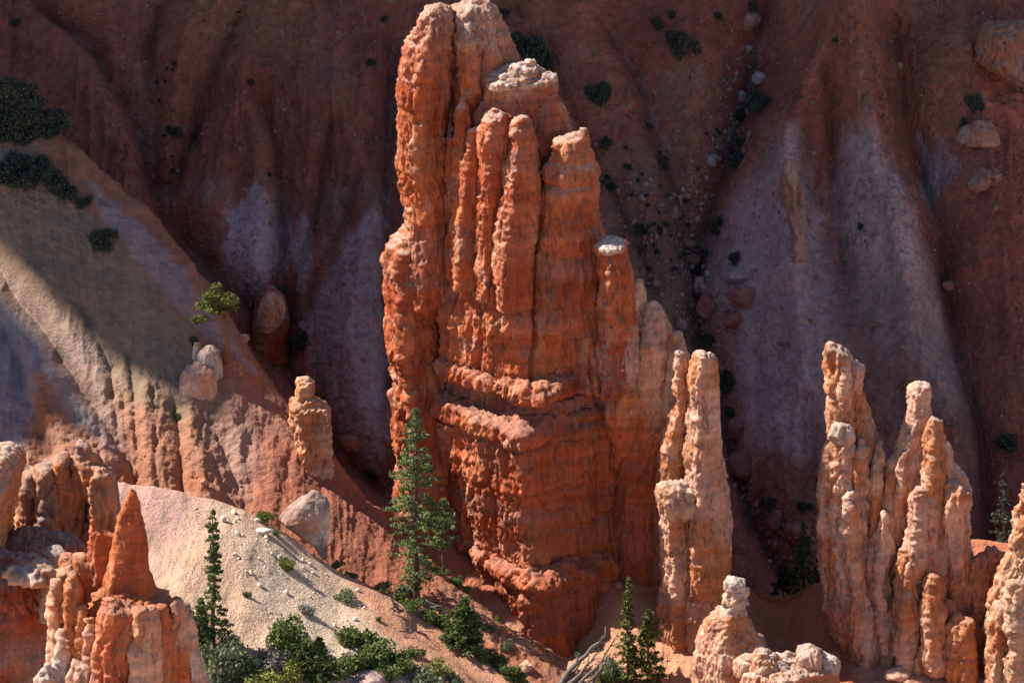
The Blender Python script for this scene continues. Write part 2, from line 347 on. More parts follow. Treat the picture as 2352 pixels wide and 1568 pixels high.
# ---- near pale slope
crestC = [(-400, 985, -13), (0, 1042, -13), (110, 1072, -13), (265, 1108, -13), (350, 1122, -13), (420, 1132, -13), (500, 1152, -13), (560, 1174, -13), (620, 1210, -13), (700, 1268, -13), (780, 1318, -13), (860, 1352, -13.2), (950, 1398, -13.6), (1050, 1448, -14.2), (1150, 1510, -15), (1230, 1575, -16), (1500, 1760, -19)]
footC = [(-400, 1700, -34), (0, 1700, -34), (800, 1720, -33), (1200, 1740, -26), (1500, 1900, -24)]
def reliefC(P, X, Y):
    h = .5*fbm(P*.15, 3, 202)+.12*fbm(P*.7, 4, 203)+.02*fbm(P*4.0, 3, 204)
    h = h-1.0*np.exp(-(dpoly(X, Y, [(60, 1200), (110, 1350), (130, 1568)])/110)**2)
    h = h+.10*ridged(np.stack([(X+Y*.35)*.02, Y*.004, X*0], 1), 3, 209)*sst(700, 400, X)
    h = h-.5*np.exp(-(dpoly(X, Y, [(960, 1440), (1060, 1500), (1130, 1568)])/26)**2)
    return h
def colourC(P, X, Y):
    n = fbm(P*.3, 4, 221); wx = X+22*n; wy = Y+22*fbm(P*.3, 3, 222)
    c = np.tile(np.array([.55, .36, .24]), (len(P), 1)); c = mixc(c, [.53, .31, .19], sst(-.15, .35, n)*.7)
    c = mixc(c, [.47, .27, .225], sst(-30, 60, inpoly(wx, wy, [(-400, 900), (500, 1120), (440, 1220), (340, 1340), (100, 1500), (-400, 1500)]))*.85)
    c = mixc(c, [.56, .42, .305], sst(-40, 60, inpoly(wx, wy, [(480, 1140), (640, 1220), (800, 1340), (880, 1480), (860, 1568), (600, 1500), (560, 1300)]))*.9)
    c = mixc(c, [.50, .235, .14], sst(-20, 25, inpoly(wx, wy, [(770, 1290), (880, 1350), (1030, 1430), (1260, 1600), (1000, 1620), (900, 1480), (850, 1400)]))*.85)
    c = mixc(c, [.47, .31, .27], sst(-12, 12, inpoly(wx, wy, [(780, 1568), (800, 1535), (860, 1530), (960, 1545), (1040, 1600), (780, 1620)]))*.8)
    return c*(1+.14*fbm(P*2.5, 3, 226))[:, None]
oC, GC = sheet('near_pale_slope', crestC, footC, (-400, 1500), 640, 360, reliefC, colourC, back=(10, 1.1), bulge=.6, front=(160, 55)); reg(GC)
# ---- floor under the towers
crestD = [(780, 1150, 6), (900, 1185, 5), (1000, 1225, 4), (1100, 1240, 5), (1300, 1235, 6), (1500, 1250, 6), (1640, 1325, 3), (1700, 1346, 1.5), (1760, 1352, 1), (1830, 1348, 1), (1885, 1338, 1.2), (1950, 1330, 2), (2100, 1290, 3), (2240, 1248, 4), (2320, 1252, 3.5), (2420, 1230, 4), (2800, 1200, 4)]
footD = [(780, 1560, -13), (1000, 1600, -13), (1200, 1640, -13.5), (1500, 1660, -14), (1800, 1680, -14), (2100, 1700, -14), (2800, 1720, -14)]
def reliefD(P, X, Y):
    h = .5*fbm(P*.2, 3, 302)+.15*fbm(P*1.0, 4, 303)+.05*fbm(P*3.8, 3, 304)
    h = h+1.6*np.exp(-(dpoly(X, Y, [(1020, 1270), (1100, 1350), (1180, 1400)])/55)**2)     # talus at the prow's foot
    h = h+1.2*np.exp(-(dpoly(X, Y, [(1430, 1300), (1520, 1330)])/60)**2)
    h = h+2.8*np.exp(-((P[:, 0]-7.5)/3.6)**4)*np.exp(-((P[:, 1]+.6)/2.8)**2)
    h = h-1.3*np.exp(-(dpoly(X, Y, [(1280, 1400), (1330, 1440), (1300, 1500), (1240, 1568)])/50)**2)
    h = h-1.6*np.exp(-(dpoly(X, Y, [(1790, 1400), (1800, 1520), (1790, 1600)])/70)**2)
    h = h+.8*np.exp(-(dpoly(X, Y, [(1420, 1470), (1560, 1490), (1640, 1560)])/40)**2)
    h = h+.25*ridged(np.stack([X*.018, Y*.01, X*0], 1), 3, 309)*sst(1420, 1500, Y)
    return h
def colourD(P, X, Y):
    n = fbm(P*.3, 4, 321); wx = X+18*n; wy = Y+18*fbm(P*.3, 3, 322)
    c = np.tile(np.array([.43, .155, .085]), (len(P), 1)); c = mixc(c, [.36, .12, .07], sst(-.2, .4, n))
    c = mixc(c, [.50, .255, .15], sst(-20, 20, inpoly(wx, wy, [(1060, 1380), (1200, 1440), (1560, 1440), (1640, 1600), (1000, 1640)]))*.9)
    c = mixc(c, [.47, .25, .17], sst(-25, 25, inpoly(wx, wy, [(1100, 1420), (1240, 1470), (1270, 1530), (1180, 1600), (1080, 1480)]))*.7)
    c = mixc(c, [.50, .27, .19], sst(-15, 25, inpoly(wx, wy, [(1940, 1450), (2060, 1500), (2352, 1568), (2352, 1700), (1990, 1700)]))*.8)
    return c*(1+.15*fbm(P*2.5, 3, 326))[:, None]
oD, GD = sheet('canyon_floor_slope', crestD, footD, (780, 2800), 760, 330, reliefD, colourD, back=(12, 1.3), bulge=-.8, front=(160, 45)); reg(GD)
# ---- wide ground round it all
def wide():
    n = 160; xs = np.sinh(np.linspace(-3.2, 3.2, n))/np.sinh(3.2)*1500
    gx, gy = np.meshgrid(xs, xs); P = np.stack([gx.ravel(), gy.ravel(), np.full(n*n, -62.0)], 1)
    P[:, 2] += 14*fbm(P*.012, 4, 401)+sst(60, 400, P[:, 1])*90
    c = mixc(np.tile(np.array([.46, .22, .13]), (n*n, 1)), [.5, .34, .24], sst(-.2, .4, fbm(P*.02, 4, 402)))
    idx = np.arange(n*n).reshape(n, n); f = np.stack([idx[:-1, :-1], idx[:-1, 1:], idx[1:, 1:], idx[1:, :-1]], -1).reshape(-1, 4)
    o = mesh_np('ground', P, f, M_DIRT, tint=c); o['kind'] = 'structure'
wide()

# ---- added unseen cliff far left, edge shaped to throw shade behind the towers
def rim():
    XE0, XE = -95.0, -135.0
    prof = [(27.5, 420), (27.5, 127), (26.2, 123), (24.8, 117), (24.4, 110), (24.5, 92), (23.6, 89.9), (18, 89), (14, 88), (12.4, 85.6), (10.4, 84.6), (9.8, 81.5), (12.5, 77.2), (19.4, 72.3), (20, 71), (18.4, 69.6), (12.9, 72.8), (8, 73), (7.2, 71.5), (7.2, 66), (7.2, 60), (7.2, 0), (7.2, -60), (7.2, -220), (300, -220), (300, 420)]  # outline drawn so its notch leaves a sunlit streak on the spur
    k = XE0-XE; ta = -math.tan(SUN_AZ); tz = math.tan(SUN_EL)/math.cos(SUN_AZ)
    pts = []
    n = len(prof)
    for i in range(n):                                   # finer, ragged edge
        (a, b), (c, d) = prof[i], prof[(i+1) % n]
        L = math.hypot(c-a, d-b); m = max(1, min(60, int(L/1.0)))
        for j in range(m): pts.append((a+(c-a)*j/m, b+(d-b)*j/m))
    q = np.array(pts); j = fbm(np.stack([q[:, 1]*.2, q[:, 0]*.2, q[:, 0]*0], 1), 3, 881); on = (q[:, 0] < 60) & (q[:, 1] > -60)
    q[:, 0] += on*j*.4
    y = q[:, 0]-k*ta*0+(-k*math.tan(-SUN_AZ)); z = q[:, 1]+k*tz
    z = np.where(q[:, 1] < -200, -70.0, z)
    rings = []
    for s_, xo in ((0, 0), (.2, -4), (.3, -8), (.8, -13)):
        rings.append(np.stack([np.full(len(y), XE+xo)+0*y, y+xo*math.tan(-SUN_AZ)*-1*-1+s_*(y < 80)*.3, np.where(z > -69, z-xo*tz, z)], 1))
    R = np.array(rings); nr, kk, _ = R.shape; v = R.reshape(-1, 3); f = []
    for i in range(nr-1):
        for jj in range(kk): a = i*kk+jj; b = i*kk+(jj+1) % kk; f.append((a, b, b+kk, a+kk))
    f.append(tuple(range(kk-1, -1, -1))); f.append(tuple((nr-1)*kk+jj for jj in range(kk)))
    o = mesh_np('rim_cliff', v, f, M_DIRT, tint=np.tile(np.array([.45, .22, .13]), (len(v), 1)), smooth=False); o['kind'] = 'structure'
rim()
# ================================================================== ROCK BUILDER
def ringmesh(rings):
    """rings: (n, k, 3) closed loops stacked; capped both ends"""
    R = np.asarray(rings); n, k, _ = R.shape
    v = R.reshape(-1, 3); f = []
    for i in range(n-1):
        for j in range(k):
            a = i*k+j; b = i*k+(j+1) % k; f.append((a, b, b+k, a+k))
    f.append(tuple(range(k-1, -1, -1))); f.append(tuple((n-1)*k+j for j in range(k)))
    return v, f
def colm(pts, Y, dr=1.0, k=40, seed=0, flute=.12, Yb=None, sq=2.4, step=.22, jag=.07):
    """a standing pillar from its outline: pts = [(py, left, right)] top to bottom, at depth Y (Yb at its foot)"""
    p = np.array(pts, float)
    m = max(3, int((p[-1, 0]-p[0, 0])/33/step))
    py = np.linspace(p[0, 0], p[-1, 0], m); xl = np.interp(py, p[:, 0], p[:, 1]); xr = np.interp(py, p[:, 0], p[:, 2])
    Yv = Y+(0 if Yb is None else Yb-Y)*np.linspace(0, 1, m)**4
    c = W((xl+xr)/2, py, Yv); r = (xr-xl)/2/PPM((xl+xr)/2, py, Yv)
    th = np.linspace(0, 2*math.pi, k, endpoint=False)
    ct, st = np.cos(th), np.sin(th)
    rg = np.random.default_rng(900+seed)
    # flat joint faces: left, front, right, back and a few chamfers, wandering with height
    fa = np.radians(np.array([178, -66, -2, 92, -142, -28, 135, 45])+rg.uniform(-13, 13, 8)); fd = np.array([1, 1, 1, 1, 1.14, 1.2, 1.25, 1.25])+rg.uniform(-.12, .14, 8)
    if sq < 2.3: fd = fd-.1
    zz = c[:, 2]
    wob = np.stack([fbm(np.stack([zz*.22, zz*0+seed*2.3+i_*9.1, zz*0], 1), 2, 640+seed) for i_ in range(8)], 1)   # m x 8
    wo2 = np.stack([fbm(np.stack([zz*.5, zz*0+seed*4.3+i_*5.1, zz*0+3], 1), 2, 690+seed) for i_ in range(8)], 1)
    jl = fbm(np.stack([zz*.9, zz*0+seed*3.3, zz*0], 1), 4, 700+seed); jr = fbm(np.stack([zz*.9, zz*0+seed*7.7, zz*0+5], 1), 4, 760+seed)
    jm = jag*np.minimum(r, 1.2); c[:, 0] += (jr-jl)*jm*.5; r = r+(jl+jr)*jm*.5
    rings = []
    for i in range(m):
        a_ = fa+.3*wob[i]; d_ = fd*(1+flute*.8*wo2[i])
        cc = np.cos(th[:, None]-a_[None])/d_[None]
        rad = 1/np.maximum(cc.max(1), .25)
        x_, y_ = rad*ct, rad*st
        lo_, hi_ = x_.min(), x_.max(); x_ = (x_-(hi_+lo_)/2)*2/(hi_-lo_)
        rings.append(np.stack([c[i, 0]+r[i]*x_, c[i, 1]+r[i]*dr*y_, np.full(k, c[i, 2])], 1))
    tip = rings[0].mean(0)+np.array([rg.uniform(-.12, .12), 0, min(.35, .5*r[0]+.05)])
    rings = [tip+(rings[0]-tip)*.35]+rings
    rings[0][:, 2] = tip[2]
    return ringmesh(rings[::-1])
def prism(levels):
    """levels: [(z, [(x, y), ...])] with equal counts, bottom to top or top to bottom"""
    levels = sorted(levels, key=lambda a: a[0])
    R = [[(x, y, z) for x, y in pl] for z, pl in levels]
    k = len(levels[0][1])
    return ringmesh(np.array(R, float))
def blob(c, r, seed=0, n=3, rough=.3):
    bm = bmesh.new(); bmesh.ops.create_icosphere(bm, subdivisions=n, radius=1)
    v = np.array([q.co[:] for q in bm.verts]); f = [tuple(q.index for q in a.verts) for a in bm.faces]; bm.free()
    v = v*(1+rough*fbm(v*1.3+seed*5.1, 3, seed))[:, None]
    return v*np.asarray(r)+np.asarray(c), f
def remesh(shapes, vox):
    vs, fs, o = [], [], 0
    for v, f in shapes:
        vs.append(v); fs += [tuple(i+o for i in q) for q in f]; o += len(v)
    me = bpy.data.meshes.new('t'); me.from_pydata([tuple(q) for q in np.concatenate(vs)], [], fs); me.update()
    bm = bmesh.new(); bm.from_mesh(me); bmesh.ops.recalc_face_normals(bm, faces=bm.faces); bm.to_mesh(me); bm.free()
    ob = bpy.data.objects.new('t', me); COL.objects.link(ob)
    md = ob.modifiers.new('r', 'REMESH'); md.mode = 'VOXEL'; md.voxel_size = vox
    dg = bpy.context.evaluated_depsgraph_get(); e = ob.evaluated_get(dg); m2 = e.to_mesh()
    n = len(m2.vertices); v = np.empty(n*3, np.float32); m2.vertices.foreach_get('co', v)
    f = np.array([p.vertices[:] for p in m2.polygons], np.int32)
    e.to_mesh_clear(); bpy.data.objects.remove(ob); bpy.data.meshes.remove(me)
    return v.reshape(-1, 3).astype(float), f
def vnorm(v, f):
    n = np.cross(v[f[:, 2]]-v[f[:, 0]], v[f[:, 3]]-v[f[:, 1]]); out = np.zeros_like(v)
    for k in range(4): np.add.at(out, f[:, k], n)
    return out/(np.linalg.norm(out, axis=1, keepdims=True)+1e-12)
def smooth(v, f, it=2, a=.5):
    e = np.concatenate([f[:, [0, 1]], f[:, [1, 2]], f[:, [2, 3]], f[:, [3, 0]]])
    cnt = np.bincount(e.ravel(), minlength=len(v)).astype(float)[:, None]+1e-9
    for _ in range(it):
        s = np.zeros_like(v)
        for d in range(3):
            s[:, d] = np.bincount(e[:, 0], v[e[:, 1], d], len(v))+np.bincount(e[:, 1], v[e[:, 0], d], len(v))
        v = v*(1-a)+a*s/cnt
    return v
def crag(v, n, s, fl=.36, st=.035, lump=.32, knob=.16, fine=.07, left=.72, band=None):
    """weathering: vertical flutes, broken bedding ledges, pits and knobs; heavier on the weathered left side"""
    A = np.array
    side = 1-left+left*sst(-.25, .6, -n[:, 0])+.3*sst(.3, .8, n[:, 2])
    flat = 1-sst(.4, .85, np.abs(n[:, 2]))
    warp = np.stack([fbm(v*A([.4, .4, .25]), 3, s+51), fbm(v*A([.4, .4, .25]), 3, s+52), fbm(v*.3, 3, s+53)], 1)
    q = v+warp*1.1
    patch = sst(-.25, .3, fbm(v*.22, 2, s+1))
    d = fl*ridged(q*A([.8, .8, .13]), 3, s+2)*flat*.6
    d = d+fl*.55*ridged(q*A([2.0, 2.0, .28]), 4, s+12)*flat
    z1 = np.stack([v[:, 0]*.12, v[:, 1]*.12, (v[:, 2]+.8*warp[:, 2])*1.0], 1)
    d = d+st*2.2*fbm(z1, 3, s+3)*flat*patch
    d = d+lump*.6*fbm(q*A([.7, .7, .14]), 4, s+4, .5)*(.6+.4*side)
    kn = .55-worley(q*A([1.7, 1.7, .45]), s+5)
    kn2 = .5-worley(q*A([3.4, 3.4, .9]), s+15)
    d = d+knob*side*(kn*1.1*patch+kn2*.5)+knob*1.0*side*ridged(q*A([2.6, 2.6, .3]), 3, s+6)
    d = d+fine*1.5*(.5+side)*ridged(v*A([5, 5, 1.8]), 2, s+7)
    cr = np.abs(fbm(q*A([.9, .9, .22]), 3, s+31)); d = d-.22*np.exp(-(cr/.035)**2)*flat*min(1, lump*3)   # thin joints
    cz = np.abs(fbm(q*A([.25, .25, 1.1]), 3, s+32)); d = d-.07*np.exp(-(cz/.03)**2)*flat*min(1, lump*3)
    # jagged crests where the rock faces up
    d = d+(.3*fbm(v*A([1.6, 1.6, .3]), 3, s+8)+.22*ridged(v*A([2.5, 2.5, .4]), 2, s+9))*sst(.35, .8, n[:, 2])*min(1, lump*3.3)
    if band is not None: d = d+band(v)
    out = v+n*d[:, None]*A([1, 1, .6])
    # slight lean and wander of the whole form
    return out
RK = dict(o=np.array([.50, .125, .045]), d=np.array([.38, .085, .035]), p=np.array([.63, .36, .245]), c=np.array([.56, .46, .39]), g=np.array([.27, .165, .14]), k=np.array([.51, .185, .072]), s=np.array([.58, .36, .22]))
def rcol(v, n, s, base='o', alt='d', cap=.6, bands=.5, peach=.0, capz=None):
    wz = v[:, 2]+1.0*fbm(v*.15, 2, s+1)
    c = np.tile(RK[base], (len(v), 1)); c = mixc(c, RK[alt], sst(-.15, .4, fbm(v*.28, 3, s+11)))
    c = mixc(c, RK['k'], sst(.05, .45, fbm(v*np.array([.5, .5, .15]), 3, s+12))*.7)
    b = fbm(np.stack([v[:, 0]*.04, v[:, 1]*.04, wz*.55], 1), 3, s+13)
    c = mixc(c, RK['g'], sst(.18, .5, b)*bands); c = mixc(c, RK['p'], sst(.12, .5, -b)*(.14+peach))
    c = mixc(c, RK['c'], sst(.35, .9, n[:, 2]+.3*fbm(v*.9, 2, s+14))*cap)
    if capz is not None:
        m = sst(capz[0], capz[1], v[:, 2]+.8*fbm(v*.5, 3, s+15)); c = mixc(c, [.46, .27, .19], m*.75); c = mixc(c, RK['c'], m*sst(.0, .45, fbm(v*.8, 3, s+16))*.5)
    c = mixc(c, RK['g']*.8, sst(.2, .5, fbm(v*1.1, 4, s+17))*.5)
    c = mixc(c, [.64, .37, .235], sst(.3, .9, -n[:, 0])*sst(-.1, .35, fbm(v*np.array([.9, .9, .5]), 3, s+19))*.6)  # left-facing sides lightened: sunlit highlight put into the colour
    c = mixc(c, RK['g']*.7, np.exp(-(np.abs(fbm(v*np.array([.9, .9, .22]), 3, s+31))/.02)**2)*.35)
    return c*(1+.14*fbm(v*3, 2, s+18))[:, None]
def rock(name, shapes, parent=None, seed=0, vox=.11, colour=None, mat=None, sm=1, origin=None, ck={}, **kw):
    v, f = remesh(shapes, vox); v = smooth(v, f, sm)
    v = crag(v, vnorm(v, f), seed, **kw); nn = vnorm(v, f)
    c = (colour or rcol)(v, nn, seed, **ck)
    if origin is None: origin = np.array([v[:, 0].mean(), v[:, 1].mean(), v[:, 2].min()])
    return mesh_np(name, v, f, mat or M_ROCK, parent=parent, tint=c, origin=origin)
# ================================================================== THE GREAT TOWER
tow = empty('rock_tower', (0, 2, -20), 'huge orange red rock tower of fluted spires, twin grey topped peaks, tallest in view', 'rock tower')
def T(name, shapes, seed, ck={}, **kw): return rock(name, shapes, tow, seed, ck=ck, **kw)
zc = lambda py: (784-py)/32.7
T('spire', [colm([(25, 982, 1032), (30, 980, 1034), (68, 963, 1036), (85, 946, 1036), (133, 932, 1034), (190, 923, 1027), (282, 921, 1022), (378, 917, 1024), (430, 927, 1030), (463, 937, 1033), (540, 940, 1036), (700, 930, 1040)], 2.2, .9, seed=1)], 11, dict(capz=(18.5, 22)), knob=.2)
T('spire', [colm([(13, 1062, 1124), (19, 1044, 1130), (40, 1041, 1140), (75, 1042, 1160), (113, 1050, 1177), (141, 1053, 1187), (200, 1047, 1187), (300, 1045, 1180), (600, 1036, 1170)], 3.6, .7, seed=2)], 12, dict(capz=(17.5, 21.5)))
T('slab', [colm([(178, 1118, 1272), (192, 1112, 1276), (215, 1116, 1276), (235, 1104, 1283), (262, 1092, 1300), (310, 1082, 1311), (360, 1072, 1313), (450, 1066, 1306), (660, 1062, 1300)], 2.0, .42, seed=3, sq=3.5),
           colm([(190, 1135, 1230), (160, 1150, 1245)][::-1]+[(200, 1130, 1250)], 2.2, .5, seed=4)], 13, dict(capz=(15.8, 18.5), bands=.35))
T('cap_rock', [colm([(183, 1112, 1280), (190, 1109, 1280), (196, 1118, 1270)], 1.9, .46, seed=5, sq=3.5, step=.1), blob(W(1205, 163, 2), (1.0, .8, .55), 3), blob(W(1170, 180, 2), (1.3, .8, .5), 4), blob(W(1262, 182, 1.8), (.5, .5, .5), 5), blob(W(1215, 150, 2), (.4, .4, .4), 6)], 14, dict(cap=.9, base='p', alt='c'), vox=.09, fl=.05, st=.05, lump=.2, knob=.14)
for i, (pts, Y, dr) in enumerate([
    ([(228, 1062, 1067), (250, 1056, 1075), (300, 1050, 1085), (380, 1046, 1086), (450, 1048, 1083), (640, 1046, 1090)], .8, 1.0),
    ([(320, 1034, 1038), (345, 1030, 1044), (480, 1030, 1046), (640, 1028, 1050)], 1.4, 1.2),
    ([(300, 1084, 1100), (330, 1076, 1102), (400, 1066, 1099), (480, 1056, 1097), (540, 1055, 1096), (660, 1048, 1092)], 0.2, 1.3),
    ([(256, 1134, 1145), (268, 1124, 1158), (290, 1110, 1167), (310, 1106, 1169), (362, 1109, 1167), (403, 1109, 1161), (443, 1103, 1157), (503, 1096, 1153), (564, 1093, 1148), (680, 1088, 1146)], -.2, 1.2),
    ([(272, 1192, 1213), (284, 1180, 1217), (300, 1169, 1222), (316, 1178, 1229), (350, 1168, 1232), (383, 1155, 1236), (403, 1160, 1240), (443, 1161, 1241), (483, 1150, 1238), (524, 1142, 1238), (564, 1139, 1238), (610, 1138, 1230), (700, 1135, 1228)], -.9, 1.0)]):
    T('pillar', [colm(pts, Y, dr, seed=20+i)], 30+i, dict(bands=.3), vox=.085, lump=.22, fl=.2)
T('pillar', [colm([(300, 1337, 1350), (312, 1318, 1352), (322, 1276, 1354), (350, 1276, 1360), (379, 1263, 1367), (403, 1253, 1368), (439, 1243, 1368), (483, 1243, 1366), (524, 1239, 1370), (564, 1237, 1376), (628, 1235, 1381), (760, 1232, 1385)], -.3, .62, seed=30, sq=3)], 41, dict(bands=.4), lump=.22, knob=.12,
  band=lambda v: -.22*np.exp(-((v[:, 2]-11.2)/.2)**2)-.12*np.exp(-((v[:, 2]-12.6)/.15)**2)+.12*np.exp(-((v[:, 2]-11.8)/.4)**2))
T('buttress', [colm([(525, 950, 985), (540, 925, 1000), (560, 906, 1010), (600, 893, 1012), (690, 898, 1010), (795, 899, 1012), (835, 910, 1015), (860, 906, 1018), (920, 912, 1025), (985, 918, 1030), (1100, 925, 1035), (1400, 930, 1050)], 3.0, 1.0, seed=40, sq=2.6)], 45, dict(bands=.3), knob=.3, lump=.4, st=.03)
# the main body: a prow whose left flank takes the sun
def lv(z, b, c, c2, d, e, xs=0):
    return (z, [(b[0]+.3, 7.5), b, ((b[0]*.55+c[0]*.45), (b[1]*.5+c[1]*.5)-.2), c, c2, ((c2[0]+d[0])/2, (c2[1]+d[1])/2+(1.1 if z < -2.9 else .3)), d, e, (e[0]-1, 8), (1, 9)])
body = [lv(7.0, (-3.2, 2.4), (-.6, .2), (2, .2), (4.6, .6), (5.6, 3)),
        lv(5.2, (-3.8, 1.7), (-.8, -1.1), (2.0, -.9), (5.0, -.2), (6.0, 3)),
        lv(2.0, (-4.2, 1.6), (-.4, -1.6), (2.4, -1.3), (5.4, -.4), (6.2, 3)),
        lv(-1.8, (-4.2, 1.6), (.0, -2.0), (2.8, -1.4), (6.2, -1.0), (7.2, 3)),
        lv(-2.15, (-4.7, 1.1), (1.4, -3.8), (3.3, -1.7), (6.6, -1.2), (7.6, 3)),
        lv(-2.8, (-4.7, 1.1), (1.8, -4.2), (3.6, -1.7), (7, -1.4), (8.4, 3)),
        lv(-3.0, (-4.0, 2.0), (.8, -2.1), (3.4, -1.2), (8, -1.2), (10, 3)),
        lv(-4.4, (-4.0, 2.0), (.6, -2.2), (3.6, -1.0), (9.4, -1.4), (11, 3)),
        lv(-4.7, (-4.7, 1.0), (.6, -4.8), (2.3, -2.0), (9.8, -1.7), (11.6, 3)),
        lv(-5.6, (-4.7, 1.0), (.7, -5.2), (2.4, -2.2), (10, -1.9), (12, 3)),
        lv(-5.9, (-4.1, 1.5), (.5, -3.8), (2.4, -1.9), (10, -1.6), (12, 3)),
        lv(-8.6, (-4.2, 1.4), (.8, -4.0), (3.2, -1.7), (10, -1.5), (12, 3)),
        lv(-9.2, (-4.2, 1.3), (.9, -4.3), (3.3, -1.9), (10, -1.5), (12, 3)),
        lv(-9.5, (-4.0, 1.5), (.5, -3.5), (3.0, -1.8), (10, -1.5), (12, 3)),
        lv(-13.6, (-3.6, 1.6), (1.3, -3.6), (4.0, -1.7), (10, -1.5), (12, 3)),
        lv(-14.6, (-3.2, 1.7), (1.4, -3.4), (4.2, -1.6), (10, -1.5), (12, 3)),
        lv(-15.0, (-3.5, 1.1), (1.4, -4.8), (4.4, -2.2), (10, -1.5), (12, 3)),
        lv(-15.5, (-3.5, 1.1), (1.5, -5.3), (4.8, -2.9), (10, -1.5), (12, 3)),
        lv(-16.2, (-3.2, 1.2), (1.5, -4.3), (4.8, -2.2), (10, -1.5), (12, 3)),
        lv(-22, (-3.2, 1.0), (1.6, -5.4), (5.5, -2.8), (10, -1.5), (12, 3))]
def bodcol(v, n, s):
    c = rcol(v, n, s, bands=.35, cap=.25)
    x, y = PX(v)
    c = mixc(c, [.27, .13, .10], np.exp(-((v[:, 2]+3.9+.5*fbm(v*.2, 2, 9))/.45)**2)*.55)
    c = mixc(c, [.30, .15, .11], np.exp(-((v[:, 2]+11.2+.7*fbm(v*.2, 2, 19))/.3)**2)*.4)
    c = mixc(c, RK['p']*.92, sst(1400, 1500, x+40*fbm(v*.3, 3, 8))*sst(1060, 880, y)*.85)
    c = mixc(c, RK['g'], np.exp(-((y-975-20*fbm(v*.3, 3, 6))/9)**2)*sst(1240, 1300, x)*.6+np.exp(-((y-925-16*fbm(v*.3, 3, 7))/7)**2)*sst(1240, 1300, x)*.5)
    c = mixc(c, RK['p'], sst(.15, .4, fbm(v*np.array([.8, .8, .1]), 3, 5))*sst(1440, 1520, x)*sst(950, 1100, y)*.6)
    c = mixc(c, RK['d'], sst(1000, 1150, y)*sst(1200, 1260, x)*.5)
    return c
def joint(v):      # the deep vertical joint through the upper body, and small flutes
    g = -.9*np.exp(-((v[:, 0]-1.35-.12*np.sin(v[:, 2]*1.1))/.16)**2)*sst(-3, -1, v[:, 2])
    g = g-.5*np.exp(-((v[:, 0]-.2-.2*np.sin(v[:, 2]*.7))/.2)**2)*sst(2, 3.5, v[:, 2])
    rt = sst(2.0, 3.5, v[:, 0])
    g = g+1.5*fbm(v*np.array([.3, .3, .1]), 3, 80)*sst(4, 0, v[:, 2])+.5*ridged(v*np.array([.55, .55, .1]), 3, 81)*sst(3, 0, v[:, 2])
    g = g-.55*rt*np.exp(-((v[:, 2]+5.2+.3*fbm(v*.3, 2, 77))/.45)**2)-.3*rt*np.exp(-((v[:, 2]+12.3+.4*fbm(v*.3, 2, 78))/.25)**2)+.2*rt*ridged(v*np.array([.9, .9, .05]), 3, 79)
    g = g+.35*ridged(v*np.array([1.6, 1.6, .16]), 2, 71)*sst(.5, -.8, v[:, 0])*sst(-2.5, -1.0, v[:, 2])
    return g
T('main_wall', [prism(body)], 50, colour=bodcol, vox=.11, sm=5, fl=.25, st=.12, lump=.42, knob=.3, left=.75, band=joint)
# right shoulder and the pale fluted wall
T('shoulder', [colm([(563, 1378, 1433), (572, 1376, 1435), (585, 1382, 1434), (600, 1380, 1440), (640, 1384, 1447), (700, 1388, 1448), (900, 1380, 1450)], -1.8, 1.1, seed=50, sq=3), ], 60, dict(bands=.3), lump=.3)
T('cap_rock', [colm([(560, 1376, 1434), (566, 1374, 1437), (574, 1380, 1432)], -1.9, 1.2, seed=52, sq=3, step=.1)], 61, dict(cap=.9, base='c', alt='p'), vox=.08, fl=.03, st=.03, lump=.08, knob=.06)
T('pillar', [colm([(690, 1410, 1416), (730, 1402, 1422), (800, 1398, 1424), (900, 1402, 1430), (1000, 1402, 1440)], -1.9, 1.0, seed=53)], 62, vox=.085, lump=.15)
def fincol(v, n, s):
    x, y = PX(v); return mixc(rcol(v, n, s, **WD), RK['o'], sst(900, 1040, y+30*fbm(v*.4, 3, 3)))
WD = dict(base='p', alt='k', bands=.45, cap=.4, peach=.1)
for i, (pts, Y) in enumerate([
    ([(638, 1466, 1470), (655, 1461, 1475), (690, 1455, 1486), (730, 1448, 1496), (900, 1440, 1500), (1060, 1430, 1510)], -.6),
    ([(716, 1453, 1457), (740, 1446, 1463), (790, 1430, 1468), (840, 1420, 1474), (960, 1416, 1480), (1060, 1416, 1490)], -1.5),
    ([(694, 1500, 1508), (708, 1488, 1522), (730, 1484, 1526), (790, 1476, 1532), (860, 1470, 1538), (960, 1466, 1545), (1080, 1460, 1550)], -1.3),
    ([(728, 1524, 1528), (760, 1516, 1540), (850, 1510, 1548), (960, 1506, 1556), (1080, 1500, 1560)], -1.2),
    ([(762, 1552, 1556), (785, 1542, 1566), (826, 1534, 1584), (900, 1528, 1598), (1000, 1520, 1610), (1100, 1520, 1610)], -1.2),
    ([(770, 1486, 1490), (800, 1478, 1496), (900, 1470, 1500), (1000, 1466, 1505)], -2.0)]):
    Y -= .9
    T('fin', [colm(pts, Y, .8, seed=154+i, Yb=Y+2.6)], 163+i, colour=fincol, vox=.085, lump=.2, fl=.25, knob=.14)
T('fluted_wall', [colm([(850, 1425, 1596), (930, 1418, 1606), (1000, 1416, 1612), (1340, 1420, 1612)], -.7, .3, seed=59, sq=4)], 63, colour=bodcol, lump=.25, fl=.25)
T('pillar', [colm([(1035, 1244, 1262), (1046, 1240, 1264), (1060, 1246, 1258), (1120, 1240, 1268), (1200, 1232, 1275), (1330, 1225, 1290)], -1.2, .9, seed=65)], 66, dict(bands=.2), vox=.085, lump=.15)

